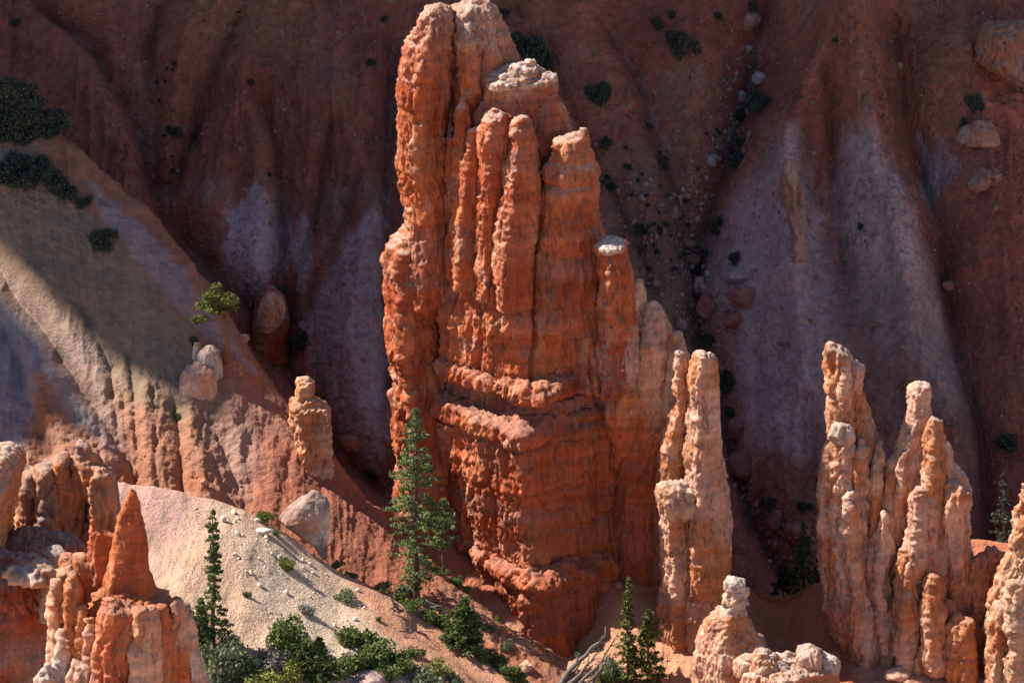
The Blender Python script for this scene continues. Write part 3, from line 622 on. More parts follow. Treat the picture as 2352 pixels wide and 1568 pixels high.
# ================================================================== OTHER HOODOOS
def hoodoo(label, base, parts, group=None, ck={}, name='hoodoo', **kw):
    root = empty(name, W(*base), label, 'hoodoo', group)
    for i, (pn, shapes, sd, k) in enumerate(parts):
        c2 = dict(ck); c2.update(k.pop('ck', {})); k2 = dict(kw); k2.update(k)
        rock(pn, shapes, root, sd, ck=c2, **k2)
    return root
PC = dict(base='p', alt='k', bands=.35, cap=.6, peach=.1)
hoodoo('slender pale two pronged hoodoo standing right in front of the great tower', (1600, 1480, -4.5), [
    ('spire', [colm([(820, 1606, 1634), (832, 1598, 1642), (870, 1590, 1645), (920, 1591, 1646), (980, 1588, 1650), (1030, 1577, 1652), (1060, 1576, 1656), (1100, 1580, 1668), (1140, 1584, 1674), (1200, 1575, 1677), (1300, 1575, 1676), (1400, 1560, 1664), (1520, 1560, 1655)], -4.9, .8, seed=70, sq=2.6)], 80, {}),
    ('shaft', [colm([(1125, 1522, 1590), (1160, 1518, 1600), (1250, 1521, 1600), (1330, 1525, 1610), (1400, 1519, 1620), (1450, 1520, 1620), (1530, 1540, 1630)], -4.7, .9, seed=71)], 83, {}),
    ('spire', [colm([(815, 1562, 1569), (830, 1555, 1575), (870, 1553, 1583), (920, 1560, 1586), (945, 1548, 1582), (1000, 1531, 1576), (1045, 1523, 1570), (1100, 1525, 1574), (1180, 1530, 1580)], -4.0, .9, seed=72)], 81, {}),
    ('fin', [colm([(1240, 1612, 1630), (1300, 1604, 1645), (1420, 1600, 1650), (1530, 1590, 1650)], -6.0, .5, seed=171)], 84, dict(ck=dict(base='k', alt='p')))
    ,
    ('ledge', [colm([(1120, 1520, 1590), (1135, 1517, 1600), (1170, 1522, 1600), (1190, 1540, 1590)], -5.6, .55, seed=73)], 82, dict(ck=dict(base='s', alt='p')))],
    ck=PC, vox=.085, knob=.22, lump=.3, fl=.2, st=.03)
hoodoo('short pale hoodoo with a knobbly grey head, below the slender hoodoo', (1690, 1600, -11), [
    ('head', [blob(W(1688, 1343, -11), (.62, .6, .42), 1), blob(W(1694, 1360, -11), (.55, .5, .4), 8), blob(W(1690, 1380, -11), (.7, .6, .4), 2), blob(W(1686, 1402, -11), (.75, .7, .5), 3)], 90, dict(ck=dict(base='c', alt='p'))),
    ('shaft', [colm([(1395, 1672, 1708), (1410, 1650, 1712), (1430, 1628, 1716), (1460, 1612, 1740), (1490, 1604, 1762), (1530, 1598, 1770), (1620, 1590, 1780)], -11, .8, seed=75)], 91, {})],
    ck=PC, vox=.08, knob=.16, lump=.25, fl=.14, st=.05)
hoodoo('broad low rock with a crusty grey cap at the bottom edge', (1810, 1640, -13.5), [
    ('cap_rock', [colm([(1512, 1712, 1738), (1520, 1698, 1745), (1534, 1700, 1750), (1550, 1706, 1745)], -13.4, .8, seed=76), colm([(1500, 1748, 1768), (1510, 1738, 1790), (1530, 1735, 1800), (1545, 1740, 1800)], -13.9, .8, seed=176),
        colm([(1506, 1800, 1818), (1514, 1788, 1836), (1535, 1785, 1845), (1550, 1790, 1840)], -13.3, .8, seed=177), colm([(1483, 1860, 1872), (1490, 1848, 1882), (1504, 1835, 1890), (1530, 1830, 1895), (1548, 1835, 1890)], -13.5, .7, seed=178), colm([(1512, 1890, 1912), (1524, 1884, 1923), (1545, 1880, 1920)], -13.2, .8, seed=179)], 95, dict(ck=dict(base='p', alt='c', cap=.8, bands=.5), knob=.3, lump=.35, vox=.075)),
    ('shaft', [colm([(1530, 1712, 1915), (1560, 1706, 1920), (1680, 1700, 1925)], -13.5, .55, seed=77, sq=3)], 96, dict(ck=dict(base='k', alt='p')))],
    ck=PC, vox=.08, knob=.2, lump=.3, fl=.3, st=.03)
RC = dict(vox=.08, knob=.11, lump=.2, fl=.42, st=.02)
def fins(spec, sd, ckk=None):
    out = []
    for i, (Y, pts) in enumerate(spec): out.append(('fin', [colm(pts, Y, .95, seed=sd+i)], sd+i, dict(ck=ckk) if ckk else {}))
    return out
hoodoo('tall pale cluster with beaked top, left one of the right hand hoodoos', (1960, 1480, -3.5), fins([
    (-3.4, [(794, 1904, 1922), (803, 1900, 1935), (822, 1903, 1950), (838, 1906, 1946), (850, 1908, 1940), (880, 1909, 1938), (940, 1914, 1942), (1000, 1911, 1950), (1060, 1900, 1955), (1130, 1895, 1950), (1250, 1892, 1950), (1400, 1905, 1970), (1520, 1940, 1990)]),
    (-3.0, [(830, 1956, 1964), (842, 1950, 1984), (862, 1948, 1984), (880, 1948, 1978), (900, 1946, 1976), (960, 1948, 1994), (1000, 1950, 2010), (1030, 1950, 2017), (1080, 1955, 2010), (1200, 1955, 2000), (1400, 1950, 2000), (1540, 1960, 2030)]),
    (-3.9, [(842, 1938, 1944), (870, 1934, 1948), (940, 1936, 1954), (990, 1934, 1958), (1060, 1930, 1958), (1150, 1930, 1956)]),
    (-3.6, [(1052, 1892, 1904), (1064, 1888, 1916), (1150, 1886, 1914), (1300, 1889, 1916), (1400, 1900, 1926)]),
    (-4.4, [(1082, 1932, 1938), (1110, 1928, 1950), (1200, 1926, 1952), (1300, 1930, 1958), (1400, 1936, 1970), (1500, 1950, 1990)]),
    (-4.9, [(1130, 1952, 1962), (1160, 1944, 1970), (1250, 1942, 1972), (1330, 1946, 1980), (1420, 1956, 1996), (1540, 1970, 2030)]),
    (-4.3, [(1011, 1976, 1981), (1030, 1970, 1985), (1100, 1962, 1986), (1160, 1960, 1986), (1300, 1964, 1988), (1430, 1970, 2000)]),
    (-3.8, [(1017, 2019, 2025), (1045, 2012, 2030), (1100, 2006, 2034), (1160, 2000, 2034), (1250, 1998, 2028), (1400, 2000, 2030), (1460, 2005, 2040)]),
    (-4.6, [(1230, 2008, 2014), (1280, 2000, 2020), (1400, 2000, 2028), (1540, 2010, 2050)])], 100)+[
    ('knob', [blob(W(1938, 1000, -4.4), (.6, .45, .75), 3), blob(W(1946, 1030, -4.4), (.4, .4, .5), 5)], 105, dict(ck=dict(base='p', alt='c'), knob=.2))],
    group='hoodoo clusters on the right', ck=PC, **RC)
hoodoo('pale hoodoo cluster with two thin horned peaks, right of the beaked hoodoo', (2110, 1540, -5), fins([
    (-3.6, [(885, 2106, 2127), (896, 2099, 2130), (916, 2098, 2128), (928, 2096, 2126), (960, 2088, 2131), (1010, 2070, 2130), (1060, 2052, 2126), (1100, 2050, 2115), (1200, 2045, 2105), (1480, 2040, 2110)]),
    (-4.0, [(1066, 2050, 2058), (1080, 2042, 2070), (1120, 2038, 2072), (1250, 2030, 2070), (1400, 2024, 2070), (1540, 2020, 2080)]),
    (-4.4, [(1092, 2094, 2104), (1120, 2086, 2108), (1200, 2082, 2108), (1300, 2080, 2110)]),
    (-4.9, [(967, 2139, 2159), (980, 2134, 2163), (1020, 2131, 2168), (1080, 2124, 2176), (1130, 2120, 2180), (1200, 2110, 2176), (1300, 2106, 2176), (1500, 2100, 2180)]),
    (-4.6, [(1020, 2166, 2176), (1060, 2164, 2192), (1100, 2164, 2214), (1140, 2164, 2224), (1180, 2170, 2222), (1240, 2176, 2224), (1290, 2176, 2236), (1400, 2170, 2240), (1500, 2160, 2225)]),
    (-5.8, [(1112, 2182, 2204), (1125, 2176, 2222), (1150, 2174, 2227), (1180, 2170, 2212), (1240, 2176, 2206), (1330, 2180, 2214)]),
    (-6.0, [(1122, 2114, 2120), (1146, 2098, 2126), (1200, 2094, 2122), (1262, 2084, 2124), (1280, 2068, 2128), (1340, 2064, 2118), (1450, 2060, 2110), (1560, 2070, 2110)]),
    (-5.6, [(1200, 2136, 2144), (1240, 2128, 2150), (1400, 2124, 2160), (1550, 2120, 2170)]),
    (-5.2, [(1176, 2030, 2036), (1220, 2020, 2044), (1350, 2012, 2046), (1450, 2014, 2056), (1540, 2030, 2066)]),
    (-6.4, [(1266, 2074, 2090), (1290, 2068, 2100), (1400, 2060, 2100), (1560, 2066, 2100)])], 220)+
    fins([(-7.0, [(1318, 2142, 2148), (1340, 2130, 2156), (1420, 2120, 2170), (1500, 2120, 2185), (1545, 2138, 2176)]),
          (-6.2, [(1380, 2176, 2186), (1420, 2168, 2206), (1520, 2160, 2220), (1580, 2170, 2210)])], 240, dict(base='k', alt='p', cap=.2)),
    group='hoodoo clusters on the right', ck=dict(PC, alt='k'), **RC)
hoodoo('low ribbed orange rock between the horned cluster and the right frame edge', (2210, 1600, -6), [
    ('pillar', [colm([(1418, 2196, 2210), (1440, 2184, 2220), (1500, 2180, 2225), (1600, 2185, 2230)], -7.5, .9, seed=92)], 120, {}),
    ('pillar', [colm([(1425, 2216, 2228), (1450, 2208, 2232), (1600, 2205, 2240)], -7.8, .9, seed=93)], 121, {}),
    ('back_wall', [colm([(1270, 2262, 2300), (1290, 2240, 2310), (1340, 2228, 2310), (1450, 2215, 2310), (1620, 2210, 2310)], -5.4, .6, seed=94, sq=3)], 122, {})],
    ck=dict(base='k', alt='d', bands=.3, cap=.3), vox=.085, knob=.15, lump=.3)
hoodoo('pale fluted hoodoo cut off by the right frame edge', (2330, 1620, -8), [
    ('spire', [colm([(1118, 2350, 2370), (1150, 2344, 2390), (1200, 2330, 2420), (1260, 2322, 2430), (1320, 2300, 2440), (1370, 2280, 2440), (1430, 2274, 2440), (1640, 2268, 2440)], -8, .7, seed=95)], 125, {}),
    ('pillar', [colm([(1400, 2290, 2320), (1430, 2280, 2325), (1640, 2280, 2330)], -10.4, .7, seed=96)], 126, {}),
    ('pillar', [colm([(1340, 2330, 2352), (1380, 2322, 2360), (1640, 2320, 2370)], -10.8, .8, seed=97)], 127, {})],
    ck=dict(PC, base='s'), vox=.085, knob=.28, lump=.32, fl=.3)
hoodoo('small knobbly lone hoodoo on the crest of the left slope', (718, 1110, -1.2), [
    ('head', [colm([(873, 696, 712), (882, 686, 721), (895, 680, 722), (912, 681, 717), (935, 678, 724)], -1.0, .9, seed=98)], 130, {}),
    ('shaft', [colm([(925, 674, 730), (940, 672, 752), (975, 664, 756), (985, 676, 756), (1010, 680, 758), (1040, 684, 762), (1070, 696, 762), (1095, 714, 756), (1112, 726, 748), (1122, 732, 744)], -1.1, .85, seed=99)], 131, {})],
    ck=dict(base='p', alt='k', cap=.4, bands=.4), vox=.07, knob=.16, lump=.25, fl=.1, st=.1, left=.3)
# left foreground horned hoodoo
FG = -62.0
hoodoo('big orange foreground hoodoo with a curved horn and tall pointed fin', (290, 1700, FG), [
    ('fin', [colm([(1119, 300, 303), (1135, 296, 311), (1160, 286, 319), (1190, 273, 325), (1215, 268, 330), (1250, 262, 333), (1300, 248, 337), (1340, 240, 348), (1370, 236, 362), (1400, 234, 378), (1460, 232, 392)], FG, .6, seed=101, sq=2.2, jag=.04, flute=.04)], 140, dict(left=.2, knob=.05, lump=.08, fl=.08, st=.02, fine=.04, ck=dict(base='o', alt='d', bands=.1))),
    ('horn', [colm([(1193, 210, 217), (1204, 206, 222), (1220, 207, 228), (1226, 207, 268), (1245, 208, 272), (1300, 208, 272), (1350, 212, 268), (1500, 216, 280)], FG+.9, .5, seed=102, jag=.04)], 141, dict(knob=.06, lump=.12, fl=.12, ck=dict(base='o', alt='d', bands=.1))),
    ('shaft', [colm([(1352, 240, 330), (1372, 226, 378), (1400, 205, 386), (1430, 190, 392), (1500, 180, 396), (1700, 170, 400)], FG+.2, .7, seed=103, sq=2.8)], 142, {}),
    ]+[('fin', [colm(pts, FG+dy, .9, seed=260+i, jag=.2)], 260+i, dict(ck=dict(base=bs, alt=al, cap=.3))) for i, (dy, bs, al, pts) in enumerate([
        (.8, 'k', 'p', [(1298, 152, 158), (1312, 142, 168), (1400, 128, 165), (1500, 118, 158), (1700, 100, 150)]), (1.4, 'o', 'k', [(1276, 154, 164), (1290, 148, 180), (1400, 146, 190), (1700, 140, 190)]),
        (1.1, 'o', 'k', [(1273, 180, 188), (1288, 172, 204), (1350, 170, 212), (1500, 165, 214)]), (-.9, 'k', 'p', [(1388, 188, 192), (1420, 181, 199), (1500, 178, 200), (1700, 170, 202)]),
        (-1.3, 'p', 'k', [(1418, 208, 212), (1450, 201, 220), (1560, 196, 222), (1700, 192, 226)]), (-.3, 'p', 'k', [(1330, 128, 136), (1360, 124, 148), (1480, 118, 146), (1700, 100, 146)]),
        (-.8, 'p', 'c', [(1450, 142, 150), (1490, 130, 160), (1568, 112, 164), (1700, 90, 170)]), (-.6, 'k', 'o', [(1318, 166, 174), (1350, 158, 184), (1450, 154, 184), (1700, 150, 186)]),
        (-1.6, 'c', 'p', [(1530, 104, 116), (1550, 94, 130), (1700, 76, 140)]), (-1.5, 'p', 'k', [(1524, 168, 186), (1545, 160, 204), (1700, 150, 212)]), (-1.8, 'o', 'k', [(1380, 250, 270), (1400, 236, 300), (1500, 228, 306), (1700, 220, 310)])])]+[
    ('pillar', [colm([(1406, 312, 336), (1430, 310, 342), (1500, 308, 340), (1700, 306, 344)], FG-2.2, .9, seed=106)], 145, dict(ck=dict(base='p', alt='o'))),
    ('pillar', [colm([(1400, 340, 352), (1425, 338, 364), (1500, 336, 366), (1700, 338, 372)], FG-1.9, .9, seed=107)], 146, dict(ck=dict(base='p', alt='o'))),
    ('pillar', [colm([(1396, 366, 380), (1430, 362, 388), (1700, 364, 396)], FG-1.2, .9, seed=108)], 147, {}),
    ('pillar', [colm([(1380, 404, 414), (1396, 400, 422), (1440, 390, 428), (1568, 388, 436), (1700, 388, 450)], FG-.6, .9, seed=109)], 148, dict(ck=dict(base='p', alt='o'))),
    ('pillar', [colm([(1418, 424, 438), (1440, 420, 446), (1500, 424, 452), (1568, 424, 476), (1700, 424, 520)], FG-.4, .9, seed=110)], 149, dict(ck=dict(base='p', alt='c')))],
    ck=dict(base='o', alt='k', bands=.15, cap=.1), vox=.075, knob=.14, lump=.2, fl=.3, st=.05)
hoodoo('rugged brown fluted rock wall on the left above the shaded hollow', (130, 1500, -40), [
    ('wall_rock', [colm([(1062, 140, 200), (1075, 100, 235), (1090, 70, 252), (1110, 50, 258), (1140, 44, 264), (1180, 38, 266), (1260, 25, 262), (1360, 15, 250), (1500, 10, 250)], -40, .35, seed=112, sq=3)], 150, {}),
    ('pinnacle', [colm([(1018, 184, 190), (1030, 174, 200), (1050, 166, 212), (1075, 160, 224), (1140, 165, 225)], -40.4, .8, seed=113)], 153, {}),
    ('pinnacle', [colm([(1040, 150, 156), (1052, 138, 166), (1080, 128, 170), (1140, 125, 170)], -40.6, .8, seed=119)], 154, {}),
    ('pillar', [colm([(1080, 106, 114), (1100, 96, 124), (1200, 94, 130), (1280, 96, 130)], -41.3, .9, seed=114)], 151, {}),
    ('pillar', [colm([(1076, 222, 240), (1095, 210, 254), (1140, 205, 260), (1200, 206, 262), (1280, 205, 258)], -41.2, .7, seed=115)], 152, {}),
    ('pillar', [colm([(1100, 60, 72), (1130, 50, 82), (1200, 46, 84), (1290, 42, 80)], -41.2, .8, seed=120)], 158, {})],
    ck=dict(base='k', alt='g', bands=.7, cap=.35, peach=-.1), vox=.085, knob=.22, lump=.4, fl=.35, st=.1)
hoodoo('orange rock shoulder cut by the left frame edge', (-60, 1500, -50), [
    ('shaft', [colm([(1060, -90, -40), (1066, -120, 6), (1080, -150, 18), (1100, -170, 34), (1130, -190, 30), (1200, -220, 10), (1330, -240, -10), (1700, -260, -30)], -49, 1.9, seed=116)], 155, {})],  # bulk beyond the frame edge enlarged to throw shade on the rocks beside it
    ck=dict(base='k', alt='p', bands=.2), vox=.1)
hoodoo('dark lumpy rock mass at the lower left in shade', (50, 1700, -50), [
    ('shaft', [colm([(1290, -60, 60), (1300, -80, 105), (1330, -100, 118), (1400, -100, 122), (1700, -100, 120)], -50, .7, seed=117, sq=3)], 156, {}),
    ('crust', [colm([(1266, 124, 136), (1285, 118, 148), (1330, 112, 150), (1420, 108, 140)], -51.5, .8, seed=118), blob(W(85, 1318, -53), (1.1, .9, .6), 3)], 157, dict(ck=dict(base='c', alt='p'))),
    ('mound', [colm([(1225, 30, 120), (1240, -20, 190), (1260, -60, 205), (1300, -90, 215), (1500, -120, 230)], -45.5, .35, seed=121, sq=3)], 159, dict(ck=dict(base='d', alt='g', cap=.1), knob=.04, lump=.15, fl=.05))],
    ck=dict(base='d', alt='g', bands=.5, cap=.5), vox=.1, knob=.25, lump=.45)
# ================================================================== BOULDERS
def outc(name, label, cat, shapes, seed, ck={}, group=None, mat=None, **kw):
    """a single-mesh rock thing"""
    d = dict(vox=.09, fl=.06, st=.04, lump=.16, knob=.06, fine=.03, left=.3); d.update(kw)
    o = rock(name, shapes, None, seed, ck=ck, mat=mat or M_BLD, **d)
    if name in ('rock_fin', 'rock_outcrop'):               # darker, pinker stone
        ca = o.data.color_attributes['tint']; a = np.empty(len(o.data.vertices)*4, np.float32); ca.data.foreach_get('color', a)
        a = a.reshape(-1, 4); a[:, :3] = a[:, :3]*.5+np.array([.10, .065, .06]); ca.data.foreach_set('color', a.ravel())
    return tag(o, label, cat, group)
BG_ = dict(base='c', alt='p', bands=.2, cap=.2); BO = dict(base='k', alt='o', bands=.2, cap=.2); BR = dict(base='d', alt='g', bands=.3, cap=.15)
outc('boulder', 'big smooth grey boulder with one pointed side, perched on the pale slope crest', 'boulder', [colm([(1138, 705, 738), (1146, 688, 750), (1160, 672, 757), (1178, 652, 759), (1190, 638, 759), (1204, 650, 758), (1230, 688, 756), (1255, 722, 752), (1285, 742, 750)], -12.2, .55, seed=201, jag=.04, flute=.0)], 201, dict(base='g', alt='c', bands=.1, cap=.2), fl=.02, lump=.08, knob=.03)
outc('boulder', 'lower rounded orange grey boulder of the stacked pair on the left slope', 'boulder', [colm([(842, 440, 468), (852, 426, 490), (880, 410, 498), (905, 411, 500), (925, 424, 492), (938, 445, 480)], 1.2, .8, seed=202, jag=.1)], 202, BG_)
outc('boulder', 'upper boulder of the stacked pair, grey grass on its top', 'boulder', [colm([(806, 462, 500), (818, 456, 508), (840, 454, 513), (872, 470, 516), (896, 486, 512), (912, 494, 506)], 2.0, .8, seed=203, jag=.12)], 203, BG_)
outc('boulder', 'narrow pale boulder standing beside the upper stacked boulder', 'boulder', [colm([(790, 446, 458), (805, 444, 466), (830, 446, 464)], 2.4, .8, seed=204, jag=.1)], 204, BG_, vox=.07)
g_ = ground_at(625, 800); yy = float(g_[1]) if g_ is not None else 20.0
outc('boulder', 'smooth pale oval boulder on top of the red mound in the shaded gully', 'boulder', [colm([(678, 612, 636), (690, 602, 650), (710, 597, 655), (735, 592, 650), (752, 600, 636), (764, 606, 622)], yy-3.5, .7, seed=205, jag=.05)], 205, dict(base='p', alt='c', bands=.1, cap=.1))
outc('rock_mound', 'red rock mound carrying the pale oval boulder in the shaded gully', 'rock mound', [colm([(666, 606, 632), (685, 590, 655), (740, 580, 660), (800, 574, 664), (860, 566, 668)], yy-1.8, .7, seed=206, jag=.15)], 206, BR)
def stone_mesh(seed, n=2):
    v, f = blob((0, 0, 0), (1, 1, 1), seed, n, .45)
    rg = np.random.default_rng(seed)
    for _ in range(7):
        d = rg.normal(size=3); d /= np.linalg.norm(d); h = rg.uniform(.55, .85); t = v@d-h; v = v-np.maximum(t, 0)[:, None]*d*.9
    return v, np.array(f)
def boulder(label, px, py, rx, ry, col, seed, group=None, Y=None, cat='boulder', name='boulder'):
    g = ground_at(px, min(py+ry*.6, 1567)) if Y is None else None
    Yv = Y if Y is not None else (float(g[1]) if g is not None else 0)
    c = W(px, py, Yv); k = PPM(px, py, Yv)
    v, f = stone_mesh(seed, 4)
    v = v*np.array([rx/k, .8*(rx+ry)/2/k, ry/k*1.05]); s_ = max(rx, ry)/k
    n = v/np.linalg.norm(v, axis=1, keepdims=True); v = v+n*(.10*s_*fbm(v*2/s_+seed, 4, seed))[:, None]
    tint = np.tile(np.array(col), (len(v), 1))*(1+.25*fbm(v*1.6/s_+3, 3, seed+1))[:, None]
    o = mesh_np(name, v+c, f, M_BLD, tint=tint, origin=c+np.array([0, 0, -ry/k]))
    return tag(o, label, cat, group)
gr = 'boulders in the shaded right gully'
for args in [
    ('large flattened red boulder, upper right of the boulder pair in the shaded right gully', 1706, 680, 38, 27, (.30, .13, .10)),
    ('round red boulder left of the large flattened one in the shaded gully', 1622, 706, 32, 30, (.27, .11, .085)),
    ('red boulder just under the large flattened one in the shaded gully', 1684, 733, 23, 22, (.28, .12, .09)),
    ('pale upright boulder above the round red boulder in the shaded gully', 1606, 657, 18, 22, (.42, .27, .20)),
    ('grey lavender boulder behind the large flattened one', 1690, 636, 26, 20, (.34, .27, .26)),
    ('small grey boulder at the tower shoulder height, left side of the right gully', 1566, 745, 12, 14, (.30, .22, .20)),
    ('huge dark red boulder right of the slender two pronged hoodoo', 1702, 1070, 36, 40, (.26, .115, .09)),
    ('dark boulder stacked above the huge one right of the slender hoodoo', 1692, 985, 28, 32, (.24, .11, .09)),
    ('oval red boulder left of the two at the foot of the shaded right slope', 1780, 1198, 22, 27, (.30, .12, .09)),
    ('wide red boulder behind the dark spruce at the foot of the right slope', 1833, 1222, 34, 30, (.29, .12, .09)),
    ('pale block near the top of the right gully', 1722, 48, 28, 26, (.36, .22, .17)),
    ('grey block above the dark shrub in the upper right gully', 1743, 180, 20, 14, (.34, .26, .26)),
    ('grey lavender block left of the dark shrub in the upper right gully', 1703, 222, 12, 14, (.36, .27, .26)),
    ('small round boulder in the middle of the upper right gully', 1722, 308, 8, 9, (.34, .2, .16)),
    ('grey block in the narrow middle of the right gully', 1632, 370, 13, 16, (.33, .26, .25)),
    ('rounded dark boulder below the narrow part of the right gully', 1580, 560, 20, 15, (.25, .12, .1)),
    ('squarish red boulder above the boulder group in the right gully', 1592, 600, 18, 16, (.27, .12, .1)),
    ('round orange boulder at the lower edge of the far right slope', 2180, 655, 16, 14, (.36, .15, .11)),
    ('small orange boulder high in the far right gully', 2067, 152, 9, 10, (.38, .18, .13)),
    ('pale lump in the small boulder pair on the right pale fan', 1985, 545, 8, 9, (.40, .24, .2)),
    ('dark slab lying on the right pale fan', 2005, 745, 20, 6, (.28, .13, .1)),
    ('dark slab lying between the slender hoodoo and the beaked cluster', 1805, 788, 18, 5, (.28, .14, .12))]:
    boulder(args[0], *args[1:], seed=300+args[1] % 97, group=gr)
for args in [
    ('round pinkish boulder at the foot of the red mound in the left gully', 561, 776, 12, 13, (.36, .24, .2)), ('round grey pink boulder right of the red mound in the left gully', 697, 750, 13, 12, (.33, .22, .2)),
    ('orange rock dome right of the small lone hoodoo', 808, 1018, 28, 24, (.36, .14, .09)),
    ('pale boulder at the bottom, at the foot of the dark juniper slope', 1207, 1530, 17, 14, (.56, .36, .24)),
    ('small orange stone on the lit ribs of the left slope', 470, 1106, 10, 8, (.46, .22, .14)),
    ('white weathered stone just left of the big grey boulder', 605, 1220, 18, 10, (.6, .52, .45)),
    ('white wedge of stone near the crest of the pale slope', 514, 1190, 6, 9, (.68, .58, .48)),
    ('reddish stone embedded above the orange talus of the great tower', 1420, 1345, 12, 10, (.38, .16, .1)),
    ('crumbly pink mound at the bottom edge between the shrubs', 850, 1562, 60, 22, (.46, .30, .27)),
    ('knobbly orange rock at the foot of the beaked hoodoo', 2020, 1505, 26, 14, (.52, .3, .2)),
    ('knobbly pale rock at the bottom edge, foot of the horned cluster', 2065, 1545, 34, 16, (.54, .32, .22)),
    ('small orange crag between the two rocks below the horned cluster', 2110, 1530, 16, 24, (.5, .27, .17)),
    ('red stone resting on the far left of the shaded middle slope', 545, 320, 6, 5, (.35, .16, .12))]:
    boulder(args[0], *args[1:], seed=340+args[1] % 97)
# outcrops of the far slope
def yat(px, py, d=0):
    g = ground_at(px, py); return (float(g[1]) if g is not None else 25.0)+d
outc('rock_fin', 'narrow pale orange rock fin on the right fan in shade', 'rock fin', [colm([(368, 1802, 1812), (385, 1800, 1824), (420, 1806, 1836), (440, 1816, 1846), (500, 1812, 1844), (540, 1820, 1842), (585, 1815, 1848), (600, 1822, 1840)], yat(1828, 590, .1), .7, seed=210), colm([(400, 1798, 1812), (470, 1804, 1815)], yat(1808, 470, .2), .8, seed=211)], 210, dict(base='p', alt='k', bands=.3, cap=.2), fl=.25, lump=.45, knob=.2)
outc('rock_outcrop', 'large pale striped rock outcrop at the upper right edge in shade', 'rock outcrop', [colm([(62, 2290, 2400), (72, 2262, 2420), (100, 2252, 2430), (130, 2250, 2440), (150, 2275, 2440), (175, 2320, 2440), (190, 2340, 2430)], yat(2300, 190, -.6), .6, seed=212, sq=3)], 212, dict(base='k', alt='c', bands=.7, cap=.2), fl=.45, lump=.6, knob=.25)
outc('rock_outcrop', 'pointed pale rock outcrop below the dark bush on the far right slope', 'rock outcrop', [colm([(276, 2240, 2252), (290, 2222, 2275), (310, 2210, 2282), (330, 2200, 2290)], yat(2245, 325, .3), .6, seed=213)], 213, dict(base='p', alt='k', bands=.2, cap=.2), fl=.2, lump=.5, knob=.15)
outc('rock_outcrop', 'low grey outcrop halfway down the far right ridge', 'rock outcrop', [colm([(402, 2240, 2300), (415, 2225, 2300), (430, 2225, 2290)], yat(2260, 425, .5), .6, seed=214)], 214, dict(base='g', alt='k', bands=.2, cap=.2), fl=.2, lump=.6, knob=.15)
# ================================================================== PLANTS
def leaves(P, N_, size, rg, flat=.0):
    """small leaf-sized triangles pairs at points P"""
    n = len(P); a = rg.normal(size=(n, 3)); 
    if N_ is not None: a = a+N_*.8
    a /= np.linalg.norm(a, axis=1, keepdims=True)+1e-9
    b = np.cross(a, rg.normal(size=(n, 3))+np.array([0, 0, flat])); b /= np.linalg.norm(b, axis=1, keepdims=True)+1e-9
    s = size*rg.uniform(.6, 1.4, (n, 1))
    v = np.stack([P-b*s*.35, P+a*s*.55, P+b*s*.35, P-a*s*.45], 1).reshape(-1, 3)
    return v, np.arange(4*n).reshape(n, 4)
def tube(pts, rad, k=6):
    pts = np.asarray(pts, float); R = []
    for i, p in enumerate(pts):
        d = pts[min(i+1, len(pts)-1)]-pts[max(i-1, 0)]; d /= np.linalg.norm(d)+1e-9
        u = np.cross(d, [.3, .9, .2]); u /= np.linalg.norm(u); w_ = np.cross(d, u)
        th = np.linspace(0, 2*math.pi, k, endpoint=False)
        R.append(p+rad[i]*(np.cos(th)[:, None]*u+np.sin(th)[:, None]*w_))
    return ringmesh(np.array(R))
def joinm(l):
    vs, fs, o = [], [], 0
    for v, f in l: vs.append(v); fs += [tuple(int(i)+o for i in q) for q in f]; o += len(v)
    return np.concatenate(vs), fs
